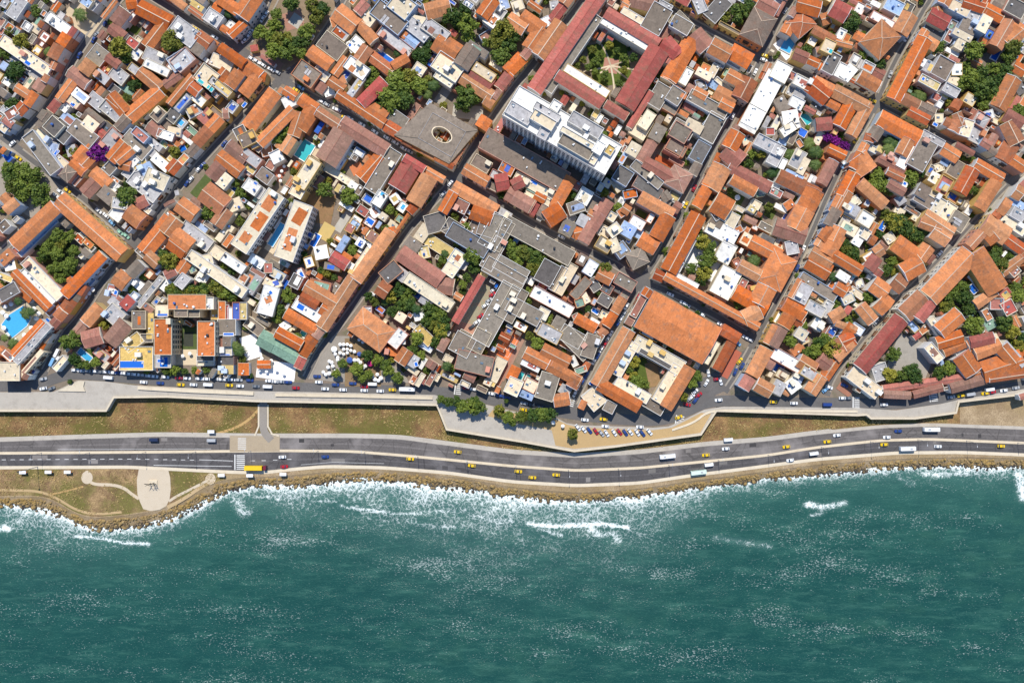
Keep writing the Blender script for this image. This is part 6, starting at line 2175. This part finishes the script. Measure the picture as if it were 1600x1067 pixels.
for x, y, r_ in trees:
    dry = tr.random() < .2
    o = put_tree(x, y, r_, tr.choice(CROWN_Y if dry else CROWNS), 'leafy_tree', 0.15 if y > 612 else 0.0)
    size = 'big ' if r_ > 13 else 'small ' if r_ < 8.5 else ''
    t_items.append((o, f"{size}{'yellow-green' if dry else 'dark green'} leafy tree", x, y))
label_all(t_items, 'tree', 'broadleaf trees of the courtyards and squares')
for x, y, r_ in bougs:
    b_items.append((put_tree(x, y, r_, CROWN_B, 'bougainvillea'), 'purple-flowering bougainvillea', x, y))
label_all(b_items, 'bougainvillea', 'bougainvilleas')
for x, y, r_ in palms:
    h_ = tr.uniform(5, 8); X, Y = Wp(x, y, h_); o = obj('palm_tree', None, None, (X, Y, 0), tr.uniform(0, 6.28))
    rr = r_*S*1.1; obj('crown', tr.choice(PALMS), o, (.06*h_*.8, .03*h_, h_), 0, (rr, rr, rr)); obj('trunk', PTRUNK, o, (0, 0, 0), 0, (h_*.6, h_*.6, h_))
    p_items.append((o, 'green palm tree', x, y))
label_all(p_items, 'palm tree', 'palms')
# shrubs in leftover yards
ns = 0
for it in range(9000):
    if ns >= 270: break
    x = tr.uniform(-10, 1610); y = tr.uniform(-10, 600)
    if OCC[int(y+40), int(x+40)] or OCC[int(y+42), int(x+42)]: continue
    if dominant is None: continue
    rp = tr.uniform(3.2, 6.2)
    OCC[(Xg-x)**2+(Yg-y)**2 < (rp*1.6)**2] |= 4
    r_ = rp*S; hc = .5+r_*.7; X, Y = Wp(x, y, hc); o = obj('shrub', None, None, (X, Y, 0), tr.uniform(0, 6.28))
    obj('foliage', tr.choice(CROWNS+CROWN_Y), o, (0, 0, hc), 0, (r_*1.2, r_*1.2, r_)); obj('stem', TRUNK, o, (0, 0, 0), 0, (.5, .5, hc/1.2))
    s_items.append((o, 'green yard shrub', x, y)); ns += 1
label_all(s_items, 'shrub', 'shrubs in the yards')

# garden paths of the red-roofed cloister
for q in [(85, 37), (106, 51), (107, 66), (96, 76), (84, 61), (70, 60), (112, 58)]:
    ribbon('garden_path', [(780+93*U, 55*U), (780+(93+(q[0]-93)*.5)*U+1, (55+(q[1]-55)*.55)*U), (780+q[0]*U, q[1]*U)], 1.3, 1.3, .24+.004*q[0]/100, PV['c'])
# ------------------------------------------------------------------ parasols
def parasol_meshes(mat):
    n = 8; b = [(0, 0, 2.75)]+[(math.cos(2*math.pi*i/n), math.sin(2*math.pi*i/n), 2.25) for i in range(n)]+[(math.cos(2*math.pi*i/n)*1.0, math.sin(2*math.pi*i/n)*1.0, 2.1) for i in range(n)]
    f = [(0, 1+i, 1+(i+1) % n) for i in range(n)]+[(1+i, 1+n+i, 1+n+(i+1) % n, 1+(i+1) % n) for i in range(n)]
    return mesh('canopy', b, f, mat)
CANW = parasol_meshes(m_paint('parasol_canvas', (.78, .76, .71), .8)); CANM = parasol_meshes(m_paint('parasol_magenta', (.45, .01, .14), .8)); CANB = parasol_meshes(m_paint('parasol_blue', (.03, .08, .30), .8))
pb = MB(); pb.cyl(0, 0, 0, 2.7, .035, .03, 6); pb.cyl(0, 0, 0, .12, .35, .3, 10); PPOLE = pb.mesh('pole', WHITEP)
tb = MB(); tb.cyl(0, 0, .72, .76, .55, .55, 12); tb.cyl(0, 0, .05, .72, .05, .05, 6); tb.cyl(0, 0, 0, .05, .3, .3, 8); TABLE = tb.mesh('table', m_paint('table_top', (.45, .36, .26), .6))
u_items = []
for L_, cm, nm in ((parasols, CANW, 'white round parasol'), ([cols[0]], CANM, 'magenta round parasol'), ([cols[1], cols[2]], CANB, 'dark blue round parasol')):
    for x, y, r_ in L_:
        X, Y = Wp(x, y, 2.4); zb = .15 if y > 620 else .08; o = obj('parasol', None, None, (X, Y, zb), tr.uniform(0, .7)); s = r_*S*1.0
        obj('canopy', cm, o, (0, 0, 0), 0, (s, s, 1)); obj('pole', PPOLE, o); u_items.append((o, nm, x, y))
label_all(u_items, 'parasol', 'parasols')

# ------------------------------------------------------------------ vehicles
CARC = {'w': (.74, .74, .73), 's': (.38, .39, .40), 'k': (.035, .037, .042), 'r': (.38, .012, .018), 'y': (.70, .46, .01), 'b': (.02, .05, .20), 'g': (.16, .17, .18), 'a': (.18, .38, .62), 'm': (.28, .50, .38), 'h': (.58, .70, .60), 'd': (.02, .03, .07)}
CARN = {'w': 'white', 's': 'silver', 'k': 'black', 'r': 'red', 'y': 'yellow', 'b': 'navy', 'g': 'grey', 'a': 'light blue', 'm': 'green', 'h': 'pale mint', 'd': 'dark navy'}
WH = MB()
for i in range(1):
    n = 12; v = [(.32*math.cos(2*math.pi*i/n), -.1, .32*math.sin(2*math.pi*i/n)) for i in range(n)]+[(.32*math.cos(2*math.pi*i/n), .1, .32*math.sin(2*math.pi*i/n)) for i in range(n)]
    WH.add(v, [(i, (i+1) % n, n+(i+1) % n, n+i)[::-1] for i in range(n)]+[tuple(range(n)), tuple(range(2*n-1, n-1, -1))])
WHEEL = WH.mesh('wheel', RUBBER)
def loft(secs):
    """closed hull through (x, halfwidth, zlow, zhigh, topinset) stations"""
    V = []; F = []
    for x, hw, zl, zh, ti in secs:
        V += [(x, -hw, zl), (x, hw, zl), (x, hw, (zl+zh*2)/3), (x, hw-ti, zh), (x, -hw+ti, zh), (x, -hw, (zl+zh*2)/3)]
    for s in range(len(secs)-1):
        a, b = 6*s, 6*s+6
        for i in range(6): F.append((a+i, a+(i+1) % 6, b+(i+1) % 6, b+i))
    F.append((0, 5, 4, 3, 2, 1)); k = 6*(len(secs)-1); F.append(tuple(k+i for i in range(6)))
    return V, [f[::-1] for f in F[:-2]]+F[-2:]
CACHE = {}
def car_meshes(c):
    if c in CACHE: return CACHE[c]
    pm = m_paint('car_paint_'+CARN[c].replace(' ', '_'), CARC[c], .28, .5)
    V, F = loft([(-2.12, .70, .32, .72, .06), (-2.0, .84, .24, .92, .08), (-1.2, .88, .2, .96, .08), (.7, .88, .2, .95, .08), (1.75, .84, .22, .80, .12), (2.1, .68, .32, .62, .1)])
    body = mesh('body', V, F, pm, False)
    V, F = loft([(-1.72, .74, .9, .96, .02), (-1.15, .74, .9, 1.36, .10), (.25, .74, .9, 1.38, .10), (.98, .74, .9, .97, .02)])
    glass = mesh('windows', V, F, GLASS)
    V, F = loft([(-1.22, .64, 1.33, 1.40, .05), (-.9, .66, 1.33, 1.45, .08), (.05, .66, 1.33, 1.46, .08), (.33, .63, 1.33, 1.40, .05)])
    roof = mesh('roof', V, F, pm)
    CACHE[c] = (body, glass, roof); return CACHE[c]
BOXC = {}
def box_meshes(c, L, Wd, Hh):
    key = (c, L, Wd, Hh)
    if key in BOXC: return BOXC[key]
    pm = m_paint('car_paint_'+CARN[c].replace(' ', '_'), CARC[c], .28, .5)
    a = L/2; w_ = Wd/2
    V, F = loft([(-a, w_*.96, .35, Hh*.97, .12), (-a+.2, w_, .32, Hh, .14), (a-.9, w_, .32, Hh, .14), (a-.15, w_*.97, .35, Hh*.93, .16), (a, w_*.9, .4, Hh*.55, .1)])
    body = mesh('body', V, F, pm)
    b = MB(); b.add([(a-.75, -w_*.86, Hh+.01), (a-.75, w_*.86, Hh+.01), (a-.02, w_*.84, Hh*.62), (a-.02, -w_*.84, Hh*.62), (a-.80, -w_*.86, Hh-.15), (a-.80, w_*.86, Hh-.15)], [(0, 3, 2, 1), (0, 1, 5, 4)])
    ws_ = b.mesh('windscreen', GLASS)
    b = MB(); b.box(-a+.5, a-1.1, -w_-.012, w_+.012, Hh*.55, Hh*.82); sw = b.mesh('side_windows', GLASS)
    b = MB(); b.box(-.7, .7, -.45, .45, 0, .18); hv = b.mesh('roof_hatch', m_paint('hatch_grey', (.35, .36, .37), .5))
    BOXC[key] = (body, ws_, sw, hv); return BOXC[key]
def wheels(root, xs, hw):
    for x in xs:
        for s in (-1, 1): obj('wheel', WHEEL, root, (x, s*hw, .32))
def vehicle(px, py, z, ang, c, kind):
    zt = z+{'c': .9, 'v': 1.5, 'u': 2.2, 't': 2.2}[kind]; X, Y = Wp(px, py, zt)
    root = obj({'c': 'car', 'v': 'van', 'u': 'bus', 't': 'truck'}[kind], None, None, (X, Y, z), ang)
    if kind == 'c':
        b, g_, r_ = car_meshes(c); obj('body', b, root); obj('windows', g_, root); obj('roof', r_, root); wheels(root, (-1.3, 1.3), .80)
    elif kind == 'v':
        b, ws_, sw, hv = box_meshes(c, 5.0, 1.9, 2.15); obj('body', b, root); obj('windscreen', ws_, root); obj('side_windows', sw, root); wheels(root, (-1.6, 1.6), .86)
    elif kind == 'u':
        b, ws_, sw, hv = box_meshes(c, 8.8, 2.4, 2.9); obj('body', b, root); obj('windscreen', ws_, root); obj('side_windows', sw, root); obj('roof_hatch', hv, root, (1.6, 0, 2.86)); wheels(root, (-2.9, 2.9), 1.1)
    else:
        cc = MB(); cc.box(-5.6, 4.4, -1.25, 1.25, 1.0, 3.6, .05); obj('cargo_box', cc.mesh('cargo_box', m_paint('trailer_'+CARN[c], CARC[c], .45)), root)
        cb = MB(); cb.box(4.7, 6.5, -1.15, 1.15, .5, 2.9, .12); obj('cab', cb.mesh('cab', m_paint('cab_maroon', (.16, .015, .03), .35)), root)
        g2 = MB(); g2.box(6.35, 6.47, -1.0, 1.0, 1.6, 2.6); obj('windscreen', g2.mesh('windscreen', GLASS), root)
        ch = MB(); ch.box(-5.4, 6.2, -.5, .5, .5, .98); obj('chassis', ch.mesh('chassis', DARKM), root); wheels(root, (-4.4, -3.2, 3.4, 5.6), 1.1)
    return root
def flatten(name, pts): return densify(pts, 6)
HWY = [(x, (interp(UP_N, x)+interp(UP_S, x))/2) for x in range(-40, 1641, 20)]; HWYL = [(x, (interp(LO_N, x)+interp(LO_S, x))/2) for x in range(-40, 1641, 20)]
CARS = {
 'parked along the seafront kerb': [(117, 578, 'w'), (126, 579, 'w'), (135, 579, 's'), (150, 580, 'w'), (158, 581, 'g'), (166, 581, 'w'), (175, 582, 'w'), (184, 582, 'b'), (193, 583, 'w'), (203, 584, 'w'), (212, 585, 'w'), (222, 586, 's'), (232, 587, 'w'), (241, 588, 'w'),
   (258, 589, 'w'), (279, 590.5, 'r'), (292, 591, 'w'), (311, 591.5, 'w'), (322, 592, 'w'), (333, 592, 'k'), (343, 592.5, 'w'), (353, 593, 'w'), (363, 593, 'w'), (373, 593.5, 's'), (390, 594, 'b'), (420, 595, 'w'), (429, 596, 'w'), (438, 596, 's'), (450, 597, 'b'),
   (727, 606, 'r'), (740, 608, 'w'), (752, 611, 'g'), (768, 615, 'w'), (781, 618, 'b'), (792, 621, 'b'), (819, 630, 's'), (832, 632.5, 'k'), (844, 635, 'k')],
 'driving on the seafront street': [(224, 597, 'w'), (250, 598.5, 'b'), (282, 601, 'y'), (302, 601, 'w'), (358, 602, 'y'), (375, 603, 'w'), (400, 603.5, 'g'), (462, 606, 'r'), (508, 607.5, 'w'), (536, 609, 'w'), (569, 610, 'w'), (594, 611, 'w'), (613, 609, 'y'), (498, 597, 'w'), (569, 604, 'r'), (524, 601, 'b'), (551, 599, 'b'), (495, 588, 'b'),
   (818, 640, 'y'), (914, 656, 'w'), (943, 655, 'y'), (946, 666, 'w'), (1000, 667, 'w'), (1061, 652, 'y'), (1123, 625, 'w'), (1209, 628, 'y'), (1241, 630, 'w'), (1317, 622, 'w'), (1325, 622, 'g'), (1382, 632, 'w'), (1487, 620, 's'), (1502, 618, 'y'), (1540, 614.5, 'y'), (1551, 612.5, 'r'), (1569, 610, 'w'), (1588, 606, 's'), (67, 592, 's'), (67, 607, 'w'), (80, 607, 'g'), (97, 571, 'y'), (658, 599, 'b')],
 'on the upper carriageway': [(715, 706, 'y'), (1103, 711, 'y'), (1134, 701, 'w'), (1229, 698, 'y'), (1308, 680, 'w'), (1293, 690, 'y'), (1404, 673.5, 'b'), (1386, 683, 'w')],
 'on the lower carriageway': [(441, 714, 'w'), (444, 729, 'r'), (508, 713.5, 'b'), (641, 717, 'y'), (737, 727.5, 'y'), (810, 736.5, 'y'), (832, 746, 'y'), (869, 742, 'y'), (1235, 719, 'w'), (1382, 694.5, 'y'), (1466, 697.5, 'w'), (1565, 697, 'y')],
}
SLANT = [(903, 668, 'w'), (912, 671, 'w'), (921, 672.5, 'b'), (931, 674, 'r'), (940, 677, 's'), (948, 677, 'w'), (960, 676, 'w'), (968, 675, 'r'), (977, 676, 'b'), (985, 675, 'w'), (996, 676, 'w'), (1004, 677, 'b'), (1015, 675, 'w')]
def tile_pts(tx, ty, s): return [(tx+float(q.split()[0])*U, ty+float(q.split()[1])*U, q.split()[2]) for q in s.split(',')]
NARROW = (tile_pts(780, 340, '106 74 w,104 80 s,101 85 w,99 88 b,93 97 w,91 100 w,52 16 w,116 66 r') + tile_pts(780, 510, '88 15 r,85 19 w,82 25 b,79 29 w,73 40 b,70 45 b,66 50 w,63 56 w')
  + tile_pts(1040, 340, '4 64 w,15 71 w,18 73 s,28 79 w,30 80.5 w,46 89 w,51 91 w,55 94 s,67 100 w,70 101.5 w') + tile_pts(520, 170, '14 8 w,24 13 w,35 19 w,45 24 w,52 28 w,59 33 w,64 35.5 s,10 7 y,4 1 w,98 62 w,92 71 s')
  + tile_pts(260, 0, '71 49 w,75 51 w,80 54 w,87 58 w,92 60 s,40 31 w,24 24 y,70 27 w,68 31 w,65 34 w,108 75 y,112 73 a,116 79 y,130 85 w,133 87 s,141 91 w,119 35 w,121 32 w,83 12 w,80 16 w')
  + tile_pts(0, 0, '96 8 g,88 19 b,80 29 g,78 33 b,66 46 b,132 96 k,122 101 k,112 107 b') + tile_pts(0, 170, '15 41 y,10 29 w,46 72 w,50 69 w,56 68 y,82 85 w,88 89 w,93 95 a,100 103 m,105 106 m,28 57 k,139 89 w,132 95 k') + tile_pts(260, 170, '30 47 b,27 50 w,20 59 w,17 62 b,48 29 b')  # shaded street A cars get dark paint standing in for the shade
  + tile_pts(1040, 170, '24 66 r,14 80 w,17 80 y,8 89 r,148 46 w') + tile_pts(1040, 0, '82 50 w,83 46.5 y,56 97 w,100 9 s,75 60 w') + tile_pts(1300, 340, '90 30 w,47 75 w,43 80 w,37 87 s') + tile_pts(1300, 0, '57 17 w,34 84 y,49 62 s,62 32 w') + tile_pts(1300, 170, '23 19 w,10 47 a,20 26 y') + tile_pts(1040, 340, '115 26 w,110 42 b,106 58 w'))
CORNER = [(1153, 536, 'a', 40), (1156, 564, 'y', -50), (1160, 572, 'b', -60), (1149, 581, 'b', -65), (1121, 592, 'r', -10), (1126, 596, 'w', 70), (1107, 583, 'w', 80), (1104, 598, 'w', -60), (1092, 617, 'r', -35), (1086, 612, 'w', -40), (1081, 620, 'w', -45), (1087, 625, 'b', -50), (1078, 622, 's', -50), (1074, 632, 'r', 15), (1320, 602, 'b', 25), (1290, 609, 'a', -40), (1296, 605, 'w', 20)]
COURT = [(520+x*U, 340+y*U, c, -35) for x, y, c in [(134, 60, 'w'), (133, 64, 'r'), (130, 69, 's'), (127, 73, 'w'), (123, 82, 'r'), (120, 87, 'w'), (116, 91, 'k')]]
VANS = [(169, 590, 'w', 0, 'v'), (325, 601, 'w', 0, 'v'), (418, 604, 'w', 0, 'v'), (582, 600, 'w', 0, 'v'), (88, 552, 'w', 0, 'v'), (81, 566, 'a', 0, 'v'), (1293, 632, 'b', 0, 'v'), (1517, 616, 's', 0, 'v'), (1547, 608.5, 'w', 0, 'v'),
        (636, 608, 'w', 0, 'u'), (1108, 726, 'w', 1, 'v'), (1138, 687, 'w', 1, 'v'), (1272, 708.5, 'w', 1, 'v'), (1043, 713, 'w', 1, 'u'), (1419, 701, 'w', 1, 'u'), (1456, 671, 'w', 1, 'u'), (1092, 738, 'h', 1, 'u'), (240, 687, 'd', 1, 'v'), (330, 688, 's', 1, 'v'), (398, 731, 'y', 1, 't')]
def heading(px, py, paths):
    best = min(((seg_dist((px, py), p)) for p in paths), key=lambda t: t[0]); return -math.atan2(best[1][1], best[1][0])
SPATH = [s[1] for s in ALLST]; v_items = []
def label_row(L, where, cat, grp):
    L.sort(key=lambda t: t[1]); cnt = {}
    for o, x, c, nm in L: cnt.setdefault((c, nm), []).append(o)
    for (c, nm), os_ in cnt.items():
        for i, o in enumerate(os_):
            d = 'taxi' if (c == 'y' and nm == 'car') else nm
            tag(o, f"{CARN[c]} {d} {where}" if len(os_) == 1 else f"{ordn(i+1)} {CARN[c]} {d} from left, {where}", cat, grp)
KN = {'c': 'car', 'v': 'van', 'u': 'bus', 't': 'truck'}
for where, L_ in CARS.items():
    hw = 'carriageway' in where; z = ZL+.04 if hw else .10; rows = []
    for x, y, c in L_:
        a = heading(x, y, [HWY, HWYL] if hw else [SEAF[1]])
        if (hw and 'upper' in where) or tr.random() < .5: a += math.pi
        rows.append((vehicle(x, y, z, a, c, 'c'), x, c, 'car'))
    label_row(rows, where+(' of the coast road' if hw else ''), 'car', 'cars '+where)
rows = [(vehicle(x, y, .16, R(-52+tr.uniform(-6, 6)), c, 'c'), x, c, 'car') for x, y, c in SLANT]; label_row(rows, 'parked aslant on the sandy bastion', 'car', 'cars on the bastion')
rows = [(vehicle(x, y, .10, R(-a), c, 'c'), x, c, 'car') for x, y, c, a in CORNER]; label_row(rows, 'around the corner square by the seafront cloister', 'car', 'cars at the corner square')
rows = [(vehicle(x, y, .16, R(-a)*1.0, c, 'c'), x, c, 'car') for x, y, c, a in COURT]; label_row(rows, 'parked in the court between grey roofs', 'car', 'cars in the court')
rows = {}
for x, y, c in NARROW:
    b = block(x, y); a = heading(x, y, SPATH); st_ = min(ALLST, key=lambda s: seg_dist((x, y), s[1])[0])
    rows.setdefault(b, []).append((vehicle(x, y, .09, a+(math.pi if tr.random() < .5 else 0), c, 'c'), x, c, 'car'))
for b, L_ in rows.items(): label_row(L_, 'in the street beside '+b, 'car', 'cars in the old-town streets')
rows = {}
for x, y, c, hw, kd in VANS:
    a = heading(x, y, [HWY, HWYL] if hw else SPATH); z = ZL+.04 if hw else .10
    if hw and y < interp(UP_S, x): a += math.pi
    rows.setdefault((hw, kd), []).append((vehicle(x, y, z, a, c, kd), x, c, KN[kd]))
for (hw, kd), L_ in rows.items():
    label_row(L_, 'on the coast road' if hw else 'on the seafront street', KN[kd], None)
    for o, *_ in L_: o['group'] = KN[kd]+'s on the '+('coast road' if hw else 'seafront street')
for o in [o for o in bpy.data.objects if o.name.startswith('truck')]: o['label'] = 'long yellow box truck with maroon cab beside the zebra crossing'; o['group'] = 'trucks'

# ------------------------------------------------------------------ street furniture
LP = MB(); LP.cyl(0, 0, 0, .25, .28, .25, 8); LP.cyl(0, 0, .25, 10, .11, .07, 6); LPM = LP.mesh('pole', m_paint('lamp_post_metal', (.30, .30, .31), .5, .5, .3))
LA_ = MB(); LA_.tube((0, 0, 9.9), (0, -1.6, 10.4), .06, .05, 5); LAM = LA_.mesh('arm', MATS['lamp_post_metal'])
LH = MB(); LH.box(-.16, .16, -2.5, -1.5, 10.33, 10.48, .03); LHM = LH.mesh('lamp_head', m_paint('lamp_head_grey', (.55, .55, .54), .4))
li = []
for x in (65, 140, 228, 306, 392, 497, 570, 653, 730, 806, 888, 966, 1045, 1122, 1200, 1283, 1360, 1434, 1510, 1590):
    X, Y = Wp(x, (interp(UP_S, x)+interp(LO_N, x))/2, ZL); o = obj('street_lamp', None, None, (X, Y, ZL+.15), 0 if tr.random() < .5 else math.pi)
    obj('pole', LPM, o); obj('arm', LAM, o); obj('lamp_head', LHM, o)
    li.append((o, x))
for i, (o, x) in enumerate(li): tag(o, f'{ordn(i+1)} street lamp from the left on the coast road median', 'street lamp', 'street lamps on the median')
mm = MB(); mm.cyl(0, 0, 0, 18, .22, .09, 8); mast = obj('mast', None, None, (*Wp(59, 729, ZL), ZL)); obj('pole', mm.mesh('pole', MATS['lamp_post_metal']), mast)
mm = MB(); mm.cyl(0, 0, 17.6, 18, .5, .5, 10); obj('collar', mm.mesh('collar', DARKM), mast); tag(mast, 'tall thin mast by the footpath throwing a long shadow over the headland', 'mast')
k1 = MB(); k1.box(-1.9, 1.9, -.9, .9, 2.3, 2.5, .1); KR = k1.mesh('roof', m_paint('kiosk_white', (.8, .8, .8), .5))
k1 = MB(); k1.box(-1.75, 1.75, .55, .7, 0, 2.3); KB = k1.mesh('back_wall', m_paint('kiosk_glass', (.15, .18, .2), .2))
k1 = MB(); k1.box(-1.4, 1.4, .1, .5, .42, .5); k1.box(-1.3, -1.2, .15, .45, 0, .42); k1.box(1.2, 1.3, .15, .45, 0, .42); KS = k1.mesh('bench', m_paint('bench_orange', (.45, .13, .03), .6))
kp = MB(); kp.box(-.05, .05, -.05, .05, 0, 2.3); KP = kp.mesh('post', DARKM); ki = []
for x, y in ((35, 738), (75, 737.5), (105, 737.5), (345.5, 742.5), (390, 743), (442, 741), (329.5, 674.5)):
    z = ZL+.02; X, Y = Wp(x, y, z+2.4); o = obj('bus_shelter', None, None, (X, Y, z), math.pi if y > 700 else 0)
    obj('roof', KR, o); obj('back_wall', KB, o); obj('bench', KS, o)
    for sx in (-1.7, 1.7): obj('post', KP, o, (sx, -.7, 0))
    ki.append((o, x, y))
for o, x, y in ki:
    i = sorted(q[1] for q in ki if q[2] > 700).index(x)+1 if y > 700 else 0
    tag(o, f'{ordn(i)} white-roofed bus shelter from left on the seaward side' if i else 'white-roofed bus shelter on the grass side near the crossing', 'bus shelter', 'bus shelters')
# bronze sculpture: three slender leaping figures on a low plinth
BRZ = m_paint('dark_bronze', (.07, .06, .05), .4, .5, .6)
X, Y = Wp(240, 754, ZL); sc_ = obj('sculpture', None, None, (X, Y, ZL+.16))
b = MB(); b.box(-2.4, 2.4, -1.6, 1.6, 0, .5, .15); obj('plinth', b.mesh('plinth', CREAMST), sc_)
for i, (dx, dy, h_, ln_) in enumerate(((-1.2, -.3, 6.5, -1.2), (.6, .2, 7.5, .9), (1.6, -.4, 5.5, .4))):
    b = MB(); b.tube((dx, dy, .4), (dx*1.2, dy-.2, h_*.45), .16, .28, 8); b.tube((dx*1.2, dy-.2, h_*.42), (dx*1.1+ln_*.5, dy+.4, h_*.8), .28, .16, 8)
    b.tube((dx*1.1+ln_*.5, dy+.4, h_*.78), (dx+ln_, dy+.9, h_), .26, .1, 8); b.tube((dx*1.15, dy, h_*.55), (dx*1.15-1.3, dy-.9, h_*.75), .16, .06, 6); b.tube((dx*1.15, dy, h_*.55), (dx*1.15+1.4, dy-.5, h_*.8), .16, .06, 6)
    obj('figure', b.mesh('figure', BRZ, True), sc_)
tag(sc_, 'dark bronze sculpture of rising figures on the round seaside plaza', 'sculpture')
